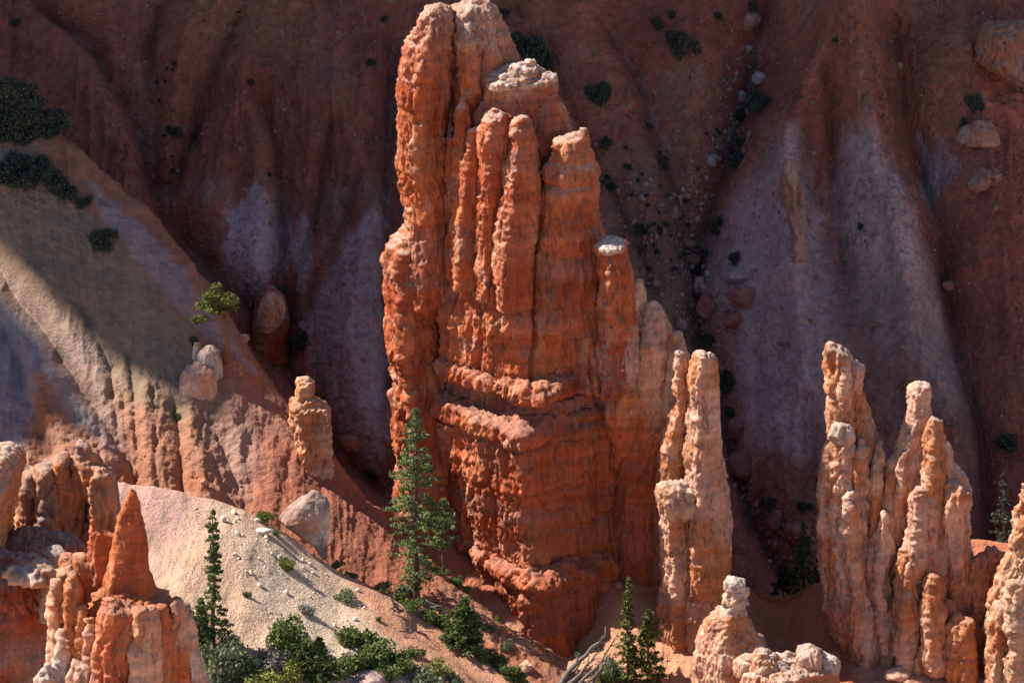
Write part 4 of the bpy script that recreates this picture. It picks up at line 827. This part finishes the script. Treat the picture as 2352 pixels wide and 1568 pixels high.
def conifer(label, px, pb, pt, prof, mat, seed, Y=None, cat='conifer', name='fir_tree', dens=1.0, droop=.25, lean=0, bark=None, gap=.25, leaf=.16, upt=0, cut=None):
    """prof: [(fraction of height, half width in picture units)]"""
    rg = np.random.default_rng(seed)
    if Y is None:
        g = ground_at(px, min(pb, 1560)); Y = float(g[1]) if g is not None else 0
    b = W(px, pb, Y); t = W(px+lean, pt, Y); H = t[2]-b[2]; k = PPM(px, (pb+pt)/2, Y)
    root = empty(name, b, label, cat)
    pr = np.array(prof); wood = []
    tz = np.linspace(0, 1, 14); tp = np.stack([b[0]+(t[0]-b[0])*tz+.05*np.sin(tz*9+seed), b[1]+0*tz, b[2]-.4+(H+.4)*tz], 1)
    wood.append(tube(tp, (.018*H)*(1-tz*.95)+.012, 8))
    LP, LN = [], []
    nz = max(10, int(H*3.0*dens))
    for i in range(nz):
        z = pr[0, 0]+(1-pr[0, 0])*((i+rg.uniform(0, .8))/nz)
        if z > .995: continue
        hw = np.interp(z, pr[:, 0], pr[:, 1])/k
        nb = rg.integers(4, 7)
        ph = rg.uniform(0, 6.28)
        for j in range(nb):
            if rg.random() < gap: continue
            L = hw*rg.uniform(.6, 1.12); az = ph+6.283*j/nb+rg.normal()*.25
            d = np.array([math.cos(az), math.sin(az), 0])
            s = np.linspace(0, 1, 6); c0 = np.array([np.interp(z, tz, tp[:, 0]), b[1], b[2]+H*z])
            br = c0+d*(L*s)[:, None]+np.array([0, 0, 1])*((-droop*L*s+(.35*droop+upt)*L*s**2.2))[:, None]
            if L > .35: wood.append(tube(br, .012*L+.01-(.008*L+.006)*s, 4))
            m = int((26+55*L)*dens)
            u = rg.uniform(.12 if L < .8 else .25, 1.04, m)**.75
            P = c0+d*(L*u)[:, None]+np.array([0, 0, 1])*(-droop*L*u+(.35*droop+upt)*L*u**2.2)[:, None]
            side = np.cross(d, [0, 0, 1]); P = P+side*(rg.normal(size=(m, 1))*.20*L*(1.15-u)[:, None])+rg.normal(size=(m, 3))*[.035, .035, .05]
            LP.append(P); LN.append(np.repeat((d*.8+np.array([0, 0, .35]))[None], m, 0))
    LP, LN = np.concatenate(LP), np.concatenate(LN)
    v, f = leaves(LP, LN, leaf, rg)
    mesh_np('crown', v, f, mat, parent=root, smooth=False, origin=b)
    v, f = joinm(wood); mesh_np('trunk', v, f, bark or M_BARK, parent=root, origin=b)
    return root
FIR = [(.06, 10), (.12, 40), (.25, 60), (.4, 66), (.55, 60), (.68, 44), (.8, 34), (.9, 20), (1, 3)]
conifer('tallest green fir, standing in front of the great tower foot', 955, 1372, 936, [(.05, 12), (.12, 36), (.2, 60), (.3, 68), (.42, 72), (.55, 66), (.68, 58), (.8, 44), (.9, 24), (1, 3)], M_FIR, 1, gap=.3, dens=1.05, leaf=.15)
conifer('smaller fir close behind and right of the tallest fir', 1018, 1300, 1140, [(.25, 14), (.45, 34), (.7, 30), (1, 4)], M_FIR, 2, Y=-6.5, gap=.3, leaf=.15)
conifer('very slim spruce on the pale slope, right of the horned hoodoo', 490, 1480, 1166, [(.0, 66), (.12, 58), (.2, 42), (.3, 26), (.45, 20), (.7, 20), (.88, 15), (1, 2)], M_SPR, 3, name='spruce_tree', gap=.36, dens=1.25, leaf=.13)
conifer('short dark spruce at the foot of the slim spruce', 462, 1500, 1372, [(0, 34), (.4, 24), (1, 4)], M_SPR, 4, name='spruce_tree', dens=1.5)
conifer('slim spruce at the bottom edge, left one of the pair by the grey dead tree', 1442, 1600, 1322, [(.1, 30), (.4, 24), (.7, 18), (.9, 12), (1, 2)], M_SPR2, 5, name='spruce_tree', gap=.25, leaf=.15, dens=1.1)
conifer('bushy pine at the bottom edge, right one of the pair by the grey dead tree', 1490, 1610, 1398, [(.15, 40), (.5, 40), (.8, 24), (1, 5)], M_SPR2, 6, name='pine_tree', gap=.35, leaf=.17, droop=-.1)
conifer('dark spruce in the shaded gap left of the beaked hoodoo cluster', 1846, 1365, 1196, [(.1, 55), (.35, 40), (.7, 20), (1, 3)], M_SPR, 7, Y=5.5, name='spruce_tree')
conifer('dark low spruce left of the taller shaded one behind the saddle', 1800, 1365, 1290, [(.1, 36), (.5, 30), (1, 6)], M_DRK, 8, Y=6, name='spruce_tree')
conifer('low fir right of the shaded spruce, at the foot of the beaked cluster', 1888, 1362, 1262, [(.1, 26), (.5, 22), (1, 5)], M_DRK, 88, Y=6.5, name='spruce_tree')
conifer('sparse dark spruce behind the ridge near the right edge', 2306, 1300, 1085, [(.1, 40), (.4, 34), (.7, 18), (1, 3)], M_DRK, 9, Y=8, name='spruce_tree', gap=.45, dens=.8)
conifer('dark young pine at the bottom edge among the green shrubs', 734, 1610, 1466, [(.05, 50), (.4, 44), (.75, 26), (1, 6)], M_SPR, 10, name='pine_tree', droop=-.45, gap=.15, dens=1.3, leaf=.15)
conifer('small dark juniper on the crest right of the tallest fir', 1066, 1490, 1372, [(.0, 46), (.35, 44), (.7, 26), (1, 8)], M_SPR, 11, name='juniper_tree', droop=-.3, gap=.1, dens=1.6, leaf=.15)
conifer('young spruce at the bottom edge left of the pale boulder', 1184, 1600, 1528, [(.0, 34), (.5, 26), (1, 5)], M_SPR2, 12, name='spruce_tree', droop=.1, dens=1.3)
def clumpy(P0, clumps, n, size, mat, name, parent, rg, origin):
    LP, LN = [], []
    tot = sum(r[0]*r[2]+r[0]*r[1] for _, r in clumps)
    for c, r in clumps:
        m = int(n*(r[0]*r[2]+r[0]*r[1])/tot)
        d = rg.normal(size=(m, 3)); d /= np.linalg.norm(d, axis=1, keepdims=True)
        rad = rg.uniform(.25, 1.05, (m, 1))**.5
        wob = 1+.3*fbm(d*2.5+np.asarray(c)[None]*1.3, 2, 5)[:, None]
        LP.append(np.asarray(c)+d*rad*wob*np.asarray(r)); LN.append(d)
    v, f = leaves(np.concatenate(LP), np.concatenate(LN), size, rg)
    return v, f
def crown_tree(label, base, trunk, clumps, mat, bark, seed, n=3000, size=.16, cat='pine', name='pine_tree'):
    rg = np.random.default_rng(seed); root = empty(name, base, label, cat)
    v, f = clumpy(None, clumps, n, size, mat, 'crown', root, rg, base)
    mesh_np('crown', v, f, mat, parent=root, smooth=False, origin=base)
    wood = [tube(*t_) for t_ in trunk]
    for c, r in clumps:
        s = trunk[0][0][-1]; wood.append(tube([s, (np.asarray(s)+np.asarray(c))/2+[0, 0, -.1], c], [.05, .035, .015], 5))
    v, f = joinm(wood); mesh_np('trunk', v, f, bark, parent=root, origin=base)
yb = yat(517, 800); yb = min(yb, 7.0)-1.3
def P3(px, py, Y): return W(px, py, Y)
crown_tree('small yellow green pine leaning on the crest of the left slope', P3(518, 806, yb), [([P3(519, 835, yb), P3(521, 785, yb), P3(515, 755, yb), P3(516, 728, yb)], [.22, .2, .16, .12], 8)],
    [(P3(495, 682, yb), (.75, .6, .5)), (P3(470, 700, yb+.3), (.6, .5, .4)), (P3(525, 688, yb-.3), (.65, .5, .45)), (P3(540, 700, yb), (.35, .4, .4)), (P3(497, 660, yb+.3), (.4, .4, .3)), (P3(458, 733, yb), (.6, .45, .2)), (P3(500, 712, yb-.4), (.8, .5, .3)), (P3(480, 680, yb-.4), (.4, .4, .3)), (P3(448, 738, yb+.2), (.3, .3, .15))], M_SPR2, M_RBARK, 31, n=4200, size=.15)
y7 = 17.5
crown_tree('big dark pine cut by the left frame edge in shade', P3(-60, 470, y7), [([P3(-60, 480, y7), P3(-50, 400, y7), P3(-30, 320, y7), P3(-10, 250, y7)], [.35, .3, .25, .15], 8)],
    [(P3(20, 200, y7), (1.3, 1, .6)), (P3(60, 205, y7), (.9, .8, .5)), (P3(-20, 240, y7), (1.6, 1.2, .9)), (P3(60, 265, y7-.5), (1.3, 1, .7)), (P3(120, 268, y7), (1.2, .8, .6)), (P3(135, 290, y7-.4), (.8, .6, .4)), (P3(40, 310, y7-.6), (1.6, 1, .7)), (P3(-30, 340, y7), (1.8, 1.2, .8)), (P3(90, 320, y7), (.9, .7, .3)), (P3(20, 370, y7-.4), (2.2, 1.2, .9)), (P3(-20, 290, y7-.8), (2.2, 1.2, 1.0)), (P3(70, 235, y7-.3), (1.2, .9, .5)), (P3(100, 300, y7-.6), (1.3, .9, .5))], M_DRK, M_BARK, 32, n=15000, size=.2)
# dead wood
def deadwood(label, branches, seed, name='dead_tree', cat='dead tree'):
    rg = np.random.default_rng(seed); wood = []
    for pts, r0 in branches:
        P = np.array([W(*q) for q in pts]); t = np.linspace(0, 1, 9); pp = np.stack([np.interp(t, np.linspace(0, 1, len(P)), P[:, i]) for i in range(3)], 1)
        pp += rg.normal(size=pp.shape)*r0*.35; wood.append(tube(pp, r0*(1-.85*t), 6))
        for _ in range(3):
            i = rg.integers(3, 8); d = pp[i]-pp[i-1]; d = d/np.linalg.norm(d)+rg.normal(size=3)*.6; L = rg.uniform(.3, .9)
            wood.append(tube([pp[i], pp[i]+d*L*.5, pp[i]+d*L+rg.normal(size=3)*.08], [r0*.35, r0*.22, .01], 5))
    v, f = joinm(wood); o = mesh_np(name, v, f, M_DEAD, origin=W(*branches[0][0][0])); return tag(o, label, cat)
yd = -17.0
deadwood('fan of silver grey dead trunks leaning at the bottom edge', [([(1268, 1585, yd), (1320, 1530, yd), (1372, 1480, yd), (1394, 1440, yd)], .22), ([(1290, 1590, yd-.6), (1350, 1525, yd-.4), (1388, 1490, yd-.3)], .16), ([(1300, 1600, yd-.8), (1365, 1540, yd-.7), (1415, 1462, yd)], .14), ([(1285, 1590, yd), (1340, 1510, yd+.4), (1385, 1465, yd+.5)], .1), ([(1360, 1600, yd), (1372, 1550, yd), (1400, 1500, yd+.3)], .17), ([(1330, 1590, yd-.5), (1390, 1530, yd-.3), (1410, 1505, yd)], .1), ([(1240, 1580, yd), (1220, 1572, yd), (1205, 1568, yd+.5)], .07)], 51)
def ylow(px, py): return yat(px, py, -.25)
deadwood('bleached fallen log lying among shrubs right of the tallest fir', [([(958, 1380, ylow(958, 1390)), (990, 1395, ylow(990, 1402)), (1020, 1408, ylow(1020, 1415)), (1052, 1424, ylow(1052, 1430))], .2), ([(975, 1378, ylow(958, 1390)), (1000, 1390, ylow(990, 1402)), (1012, 1392, ylow(990, 1402))], .09)], 52, 'fallen_log', 'fallen log')
deadwood('bleached broken stump on the pale slope left of the tallest fir', [([(918, 1405, ylow(918, 1408)), (908, 1395, ylow(918, 1408)), (902, 1378, ylow(918, 1408)), (893, 1366, ylow(918, 1408))], .15), ([(925, 1402, ylow(918, 1408)), (905, 1399, ylow(918, 1408)), (895, 1396, ylow(918, 1408))], .12)], 53, 'stump', 'stump')
deadwood('thin dead sapling on the orange lower slope with its shadow', [([(945, 1452, ylow(945, 1456)), (944, 1440, ylow(945, 1456)), (940, 1425, ylow(945, 1456))], .045), ([(915, 1448, ylow(925, 1456)), (945, 1450, ylow(945, 1456)), (965, 1448, ylow(945, 1456))], .05)], 54, 'dead_sapling', 'dead sapling')
deadwood('grey twisted root at the lower end of the big grey boulder', [([(745, 1275, -13.2), (742, 1262, -13.2), (736, 1250, -13.2)], .09), ([(752, 1290, -13.3), (744, 1268, -13.2), (752, 1256, -13.2)], .06)], 55, 'root', 'root')
# shrubs: five prototype meshes per leaf, then copies
PROTO = {}
def shrub_mesh(mat, var, dense):
    rg = np.random.default_rng(600+var*7+len(mat.name)); cl = []
    nc = 5 if dense else 4
    for i in range(nc):
        a = 6.28*i/nc+rg.uniform(0, 1.6); r = rg.uniform(.3, .75)
        cl.append(((r*math.cos(a), r*math.sin(a)*.8, rg.uniform(.15, .6)), (rg.uniform(.2, .42), rg.uniform(.2, .4), rg.uniform(.16, .38))))
    cl.append(((rg.uniform(-.15, .15), 0, .4), (.42, .4, .42)))
    v, f = clumpy(None, cl, 1700 if dense else 1000, .105, mat, 's', None, rg, None)
    o0 = len(v); wood = []
    for i in range(9 if not dense else 5):
        a = rg.uniform(0, 6.28); r = rg.uniform(.3, .85); wood.append(tube([(0, 0, 0), (r*.5*math.cos(a), r*.5*math.sin(a), .35), (r*math.cos(a), r*math.sin(a), rg.uniform(.5, .95))], [.035, .02, .006], 4))
    v2, f2 = joinm(wood); me = bpy.data.meshes.new('shrub')
    me.from_pydata([tuple(q) for q in np.concatenate([v, v2])], [], [tuple(int(i) for i in q) for q in f]+[tuple(i+o0 for i in q) for q in f2]); me.update()
    me.materials.append(mat); me.materials.append(M_DEAD if not dense else M_BARK)
    me.polygons.foreach_set('material_index', np.array([0]*len(f)+[1]*len(f2), np.int32))
    return me
NB = [0]
def shrub(label, px, py, rx, ry, mat, group, dense=True, Y=None, cat='shrub', name='shrub'):
    NB[0] += 1; var = NB[0] % 3; key = (mat.name, var, dense)
    if key not in PROTO: PROTO[key] = shrub_mesh(mat, var, dense)
    g = ground_at(px, min(py+ry*.55, 1567)) if Y is None else None
    Yv = Y if Y is not None else (float(g[1]) if g is not None else 0)
    k = PPM(px, py, Yv); b = W(px, py+ry*.85, Yv)
    o = bpy.data.objects.new(name, PROTO[key]); COL.objects.link(o)
    o.location = b; o.rotation_euler = (0, 0, (NB[0]*2.4) % 6.28); sx = rx/k/.88; sz = ry*2/k/1.0/.93*.98
    o.scale = (sx, sx, sz*.93)
    return tag(o, label, cat, group)
gs = 'dark shrubs on the shaded far slope'
for a in [
    ('largest black green bush, directly right of the tower twin peaks', 1222, 118, 52, 52), ('black bush hugging the right edge of the tower twin peaks', 1185, 95, 28, 34), ('small dark bush above the tower twin peaks', 1155, 28, 20, 15),
    ('big round dark bush right of the flat topped tower slab', 1375, 214, 40, 36), ('widest dark bush at the top between tower and right gully', 1562, 96, 44, 34), ('medium dark bush up left of the widest top bush', 1508, 52, 24, 20), ('small dark bush above the widest top bush', 1542, 34, 14, 13),
    ('small dark bush at the top left of the right gully', 1650, 36, 13, 11), ('dark bush at the very top of the right gully', 1725, 14, 22, 14), ('grey dark bush beside the blocks in the upper right gully', 1742, 232, 36, 30), ('dark bush lower left of the grey block gully shrub', 1702, 262, 24, 20),
    ('dark round bush in the middle of the right gully', 1690, 364, 27, 27), ('dark bush above the round one in the middle of the right gully', 1700, 325, 17, 14), ('low dark bush at the left rim of the pale fan, upper', 1652, 506, 16, 14), ('low dark bush at the left rim of the pale fan, lower', 1640, 524, 18, 15),
    ('dark spiky bush on the pale fan above the red boulders', 1686, 590, 20, 17), ('flat dark bush below the red boulders in the gully', 1630, 778, 28, 15), ('tall dark bush right of the slender hoodoo tip', 1668, 872, 30, 34), ('flat dark bush under the tall one right of the slender hoodoo', 1676, 945, 22, 12),
    ('wide dark bush in the shade left of the boulders at slope foot', 1765, 1150, 26, 16), ('dark bush above the oval and wide red boulders', 1846, 1160, 24, 14), ('dark leaning bush on the far right slope', 2236, 236, 26, 30), ('trailing end of the dark leaning bush on the far right slope', 2212, 285, 14, 24),
    ('wide dark bush on the edge of the shaded grey slope', 235, 545, 50, 30), ('dark round bush right of the red mound in the left gully', 690, 784, 30, 32), ('low dark bush row above the pale oval boulder', 622, 662, 44, 10), ('small black bush left of the upper stacked boulder', 446, 780, 18, 14),
    ('low dark bush above the small lone hoodoo', 692, 868, 24, 10), ('flat teal bush on the far left red slope', 402, 301, 23, 13), ('small teal bush on the apex of the left fan', 578, 188, 13, 11), ('small teal bush on the slope left of the tower twin peaks', 853, 143, 13, 11),
    ('small teal bush at the top left corner', 37, 50, 17, 10), ('small dark bush at the top left of the tower', 884, 42, 11, 10), ('small dark bush right of the tower at slab height', 1392, 328, 20, 14), ('small dark bush right of the tower at pillar height', 1406, 426, 18, 12), ('small dark bush above the tower shoulder', 1470, 525, 22, 15),
    ('dark bush at the right frame edge beside the dark ridge', 2312, 1010, 40, 24), ('dark bush in the hollow under the brown rock wall', 70, 1226, 20, 15), ('dark bush near the left rim of the gully at mid height', 620, 400, 8, 6),
    ('dark bush between the small hoodoo slope and the fir in shade', 850, 1085, 24, 14), ('dark bush high on the far right slope', 1920, 90, 10, 8), ('tiny spiky bush in the middle of the right pale fan', 1975, 518, 8, 12)]:
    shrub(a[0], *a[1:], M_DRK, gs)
shrub('grey dry grass tuft on top of the stacked boulders', 483, 803, 28, 12, M_GRY, None, False, Y=2.0, cat='grass tuft', name='grass_tuft')
shrub('small green tuft below the stacked boulders', 410, 955, 10, 10, M_GRN, None)
gg = 'shrubs on the near pale slope'
for a in [
    ('green shrub on the crest just left of the big grey boulder', 607, 1184, 26, 15, M_GRN), ('lone lime green shrub in the middle of the pale slope', 661, 1294, 22, 19, M_YEL), ('tiny green shrub right of the slim spruce', 568, 1363, 10, 8, M_GRN),
    ('flat green grey shrub on the pale slope below the boulder', 792, 1368, 30, 16, M_SGE), ('tiny green shrub above the right shrub mass', 869, 1420, 9, 7, M_GRN), ('grey bare shrub on the pale slope', 706, 1400, 22, 18, M_GRY), ('dark green dome shrub, topmost of the shrub mass', 660, 1450, 52, 34, M_GRN),
    ('large sage grey green bush at the bottom left', 520, 1505, 62, 58, M_SGE), ('sage bush tucked behind the small pillars of the horned hoodoo', 425, 1405, 32, 34, M_SGE), ('lime shrub peeking left of the sage bush', 400, 1390, 18, 14, M_YEL), ('lime green low bush at the bottom edge, left', 590, 1556, 60, 26, M_YEL), ('sage bush at the bottom edge by the horned hoodoo', 500, 1560, 44, 24, M_SGE),
    ('grey twiggy bush right of the sage bush', 628, 1510, 42, 32, M_GRY), ('mid green bush behind the dark young pine', 700, 1492, 50, 34, M_GRN), ('yellow green bush left of the dark young pine', 668, 1530, 40, 30, M_YEL), ('green bush right of the dark young pine', 790, 1520, 44, 30, M_GRN),
    ('green shrub at the upper left of the right shrub mass', 805, 1456, 38, 22, M_GRN), ('broad green shrub in the centre of the right shrub mass', 862, 1492, 56, 32, M_GRN), ('green shrub at the lower right of the right shrub mass', 915, 1515, 40, 24, M_GRN), ('green low shrub by the pink mound', 880, 1535, 46, 22, M_GRN),
    ('sage shrub at the bottom edge right of the pink mound', 965, 1550, 44, 22, M_SGE), ('lime shrub at the bottom edge right of the pink mound', 1000, 1535, 30, 18, M_YEL), ('pale green shrub at the bottom edge, far end of the shrub row', 1045, 1562, 30, 20, M_SGE), ('small dark green shrub on the orange slope edge', 950, 1495, 22, 12, M_GRN)]:
    kx = 1.28 if a[2] > 1440 and a[3] > 20 else 1.1
    shrub(a[0], a[1], a[2], a[3]*kx, a[4]*(kx*.5+.5), a[5], gg, dense=a[5] is not M_GRY)
gc_ = 'shrubs along the crest below the tall fir'
for a in [
    ('green shrub on the crest left of the tallest fir', 880, 1345, 26, 13, M_GRN), ('green shrub at the left foot of the tallest fir', 915, 1365, 30, 16, M_GRN), ('green shrub below the foot of the tallest fir', 945, 1388, 34, 16, M_GRN), ('sage shrub right of the tallest fir foot', 930, 1352, 24, 12, M_SGE), ('green shrub at the left end of the fallen log', 985, 1412, 34, 18, M_GRN),
    ('dark green shrub under the fallen log', 1020, 1428, 32, 18, M_SPR), ('dark shrub at the left foot of the juniper', 1032, 1455, 38, 26, M_SPR), ('dark shrub at the right foot of the juniper', 1085, 1478, 38, 26, M_SPR), ('dark shrub down slope of the juniper', 1118, 1502, 36, 22, M_SPR), ('dark shrub lower down the juniper slope', 1150, 1528, 34, 20, M_SPR), ('low dark shrub above the young spruce', 1180, 1548, 30, 16, M_SPR),
    ('dark green shrub behind the fallen log, under the small fir', 1050, 1332, 26, 13, M_SPR), ('dark shrub right of the small fir trunk', 1010, 1312, 24, 12, M_SPR), ('dark shrub between the small fir and the fallen log', 1070, 1350, 16, 8, M_SPR), ('lime shrub on the orange hollow right of the juniper', 1142, 1418, 16, 9, M_YEL), ('sage shrub in the orange hollow', 1120, 1440, 24, 10, M_SGE), ('grey sage shrub on the brown bank in the hollow', 1165, 1480, 22, 14, M_SGE),
    ('grey green shrub left of the slim spruce pair at the bottom', 1400, 1530, 34, 30, M_SGE), ('green shrub at the bottom edge beside the slim spruce pair', 1388, 1558, 30, 22, M_GRN), ('pale shrub behind the leaning dead trunks', 1330, 1500, 16, 12, M_SGE), ('dark shrub below the big grey boulder on the crest', 775, 1296, 22, 10, M_SPR), ('dark shrub further down the crest from the grey boulder', 808, 1318, 18, 8, M_SPR), ('green shrub where the crest meets the white stone', 632, 1222, 14, 7, M_GRN)]:
    shrub(a[0], *a[1:5], a[5], gc_)
# dark ground cover on the crest of the spur and the tiny tufts of the gully
for i, (px, py, rx, ry) in enumerate([(20, 395, 40, 24), (62, 412, 38, 22), (100, 400, 34, 22), (135, 425, 30, 20), (160, 442, 24, 16), (190, 462, 20, 12), (40, 370, 40, 20), (95, 370, 24, 14)]):
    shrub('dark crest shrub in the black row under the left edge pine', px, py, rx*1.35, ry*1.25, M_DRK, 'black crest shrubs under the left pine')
rg = np.random.default_rng(5)
def scatter(poly, n, rg):
    P = np.array(poly); out = []
    while len(out) < n:
        x, y = rg.uniform(P[:, 0].min(), P[:, 0].max()), rg.uniform(P[:, 1].min(), P[:, 1].max())
        if inpoly(np.array([x]), np.array([y]), poly)[0] > 0: out.append((x, y))
    return out
for x, y in scatter([(1390, 300), (1480, 260), (1560, 420), (1650, 520), (1640, 640), (1480, 620), (1440, 480), (1380, 420)], 46, rg):
    s = rg.uniform(4, 9); shrub('tiny dark tuft in the shaded gully right of the tower', x, y, s*1.3, s, M_DRK, 'tiny tufts in the right gully', cat='tuft', name='tuft')
for x, y in scatter([(600, 20), (420, 40), (330, 260), (370, 420), (420, 430), (380, 200), (450, 60)], 18, rg)+scatter([(1600, 280), (1700, 300), (1660, 420), (1600, 440)], 10, rg):
    s = rg.uniform(3, 6); shrub('tiny dark tuft on the shaded far slope', x, y, s*1.2, s, M_DRK, 'tiny tufts on the far slope', cat='tuft', name='tuft')
# stones
SM = []
for i in range(5):
    v, f = stone_mesh(800+i, 2); me_o = mesh_np('stone', v, f, M_BLD, tint=np.tile(np.array([.66, .55, .43]), (len(v), 1)), smooth=False); SM.append(me_o.data); bpy.data.objects.remove(me_o)
SMR = []
for i in range(4):
    v, f = stone_mesh(820+i, 2); me_o = mesh_np('stone', v, f, M_BLD, tint=np.tile(np.array([.34, .19, .15]), (len(v), 1)), smooth=False); SMR.append(me_o.data); bpy.data.objects.remove(me_o)
SMG = []
for i in range(4):
    v, f = stone_mesh(840+i, 2); me_o = mesh_np('stone', v, f, M_BLD, tint=np.tile(np.array([.36, .29, .28]), (len(v), 1)), smooth=False); SMG.append(me_o.data); bpy.data.objects.remove(me_o)
def stones(label, group, pts, meshes, smin, smax, rg):
    for x, y in pts:
        g = ground_at(x, y)
        if g is None: continue
        s = smin*(smax/smin)**(rg.random()**2); o = bpy.data.objects.new('stone', meshes[rg.integers(len(meshes))]); COL.objects.link(o)
        o.location = g+np.array([0, -.02, s*.25]); o.rotation_euler = tuple(rg.uniform(0, 6.28, 3)); o.scale = (s*rg.uniform(.8, 1.5), s, s*rg.uniform(.6, 1))
        tag(o, label, 'stone', group)
Cpoly = [(430, 1150), (560, 1185), (690, 1280), (860, 1370), (900, 1420), (820, 1440), (700, 1400), (560, 1420), (540, 1300), (450, 1220)]
Cedge = [(480, 1150), (580, 1185), (720, 1285), (700, 1310), (600, 1260), (500, 1200)]
stones('small pale stone lying on the near pale slope', 'pale stones on the near slope', scatter(Cpoly, 70, rg)+scatter(Cedge, 25, rg), SM, .045, .2, rg)
stones('small pale stone among the shrubs at the bottom', 'pale stones among the shrubs', scatter([(560, 1400), (900, 1400), (940, 1480), (600, 1480)], 20, rg), SM, .045, .16, rg)
stones('reddish stone on the lit ribs of the left slope', 'reddish stones on the lit ribs', scatter([(130, 950), (330, 1000), (560, 1100), (560, 1160), (420, 1120), (280, 1080)], 20, rg), SMR, .05, .18, rg)
stones('orange stone on the bright saddle left of the slender hoodoo', 'orange stones on the saddle', scatter([(1220, 1470), (1500, 1450), (1500, 1560), (1250, 1560)], 25, rg), SMR, .05, .2, rg)
stones('grey stone in the bed of the shaded right gully', 'grey stones in the right gully', scatter([(1720, 100), (1750, 100), (1700, 330), (1640, 430), (1600, 560), (1690, 640), (1660, 760), (1600, 740), (1560, 600), (1620, 400), (1690, 240)], 60, rg), SMG, .08, .42, rg)
stones('dull red stone in the shaded gully below the right boulders', 'red stones below the right boulders', scatter([(1650, 960), (1700, 1110), (1790, 1160), (1850, 1200), (1880, 1260), (1760, 1260), (1690, 1150)], 35, rg), SMR, .08, .4, rg)
stones('dull stone in the shaded left gully', 'stones in the left gully', scatter([(330, 330), (370, 400), (430, 520), (540, 640), (680, 800), (760, 900), (640, 860), (500, 640), (400, 500)], 18, rg), SMR, .06, .25, rg)
stones('dull stone on the brushy shaded slope right of the tower', 'stones right of the tower', scatter([(1400, 420), (1560, 420), (1600, 700), (1500, 650), (1440, 560)], 22, rg), SMR, .08, .4, rg)
def scree(name, label, spots, si, smin, smax, tint, seed):
    rg = np.random.default_rng(seed); vs, fs, o = [], [], 0
    base = [stone_mesh(860+i, 1) for i in range(4)]; G, (Xg, Yg) = SURF[si]; ts = []
    for x, y in spots:
        d = (Xg-x)**2+(Yg-y)**2; m = d < 200
        if not m.any(): continue
        pts = G[m]; kk = np.argsort(d[m])[:4]; g = pts[kk[np.argmin(pts[kk][:, 1])]]
        g = g+np.array([rg.uniform(-.06, .06), rg.uniform(-.06, .06), .01]); s = smin*(smax/smin)**(rg.random()**2)
        v, f = base[rg.integers(4)]; vs.append(v*s*rg.uniform(.7, 1.3, 3)+g); fs.append(f+o); o += len(v); ts.append(np.tile(np.array(tint)*rg.uniform(.7, 1.25), (len(v), 1)))
    v = np.concatenate(vs); ob = mesh_np(name, v, np.concatenate(fs), M_BLD, tint=np.concatenate(ts), smooth=False)
    ob['kind'] = 'stuff'; ob['label'] = label; ob['category'] = 'gravel'
scree('gravel', 'pale gravel scattered over the near slope', scatter([(430, 1150), (560, 1185), (690, 1280), (880, 1370), (1000, 1500), (820, 1560), (560, 1440), (540, 1300), (330, 1180), (340, 1135)], 1500, rg), 2, .02, .06, (.62, .5, .39), 9)
scree('rubble', 'dark rubble filling the shaded right gully', scatter([(1400, 420), (1560, 400), (1700, 100), (1750, 100), (1700, 330), (1640, 430), (1620, 560), (1700, 640), (1660, 860), (1580, 760), (1480, 640), (1440, 560)], 900, rg)+scatter([(1650, 950), (1720, 1110), (1880, 1240), (1880, 1300), (1760, 1300), (1690, 1150)], 300, rg), 0, .05, .28, (.34, .21, .18), 10)
scree('scree', 'dull red stones scattered over the shaded far slope', scatter([(0, 0), (1180, 0), (2352, 0), (2352, 1050), (2280, 1150), (1900, 1150), (1700, 700), (1400, 700), (900, 300), (860, 1000), (640, 760), (340, 470), (200, 260), (0, 120)], 1500, rg), 0, .05, .2, (.36, .2, .15), 12)
scree('pebbles', 'orange pebbles on the bright saddle and the bank below the tower', scatter([(1100, 1420), (1220, 1470), (1500, 1450), (1600, 1568), (1250, 1568), (1150, 1500)], 500, rg), 3, .03, .1, (.52, .3, .19), 11)
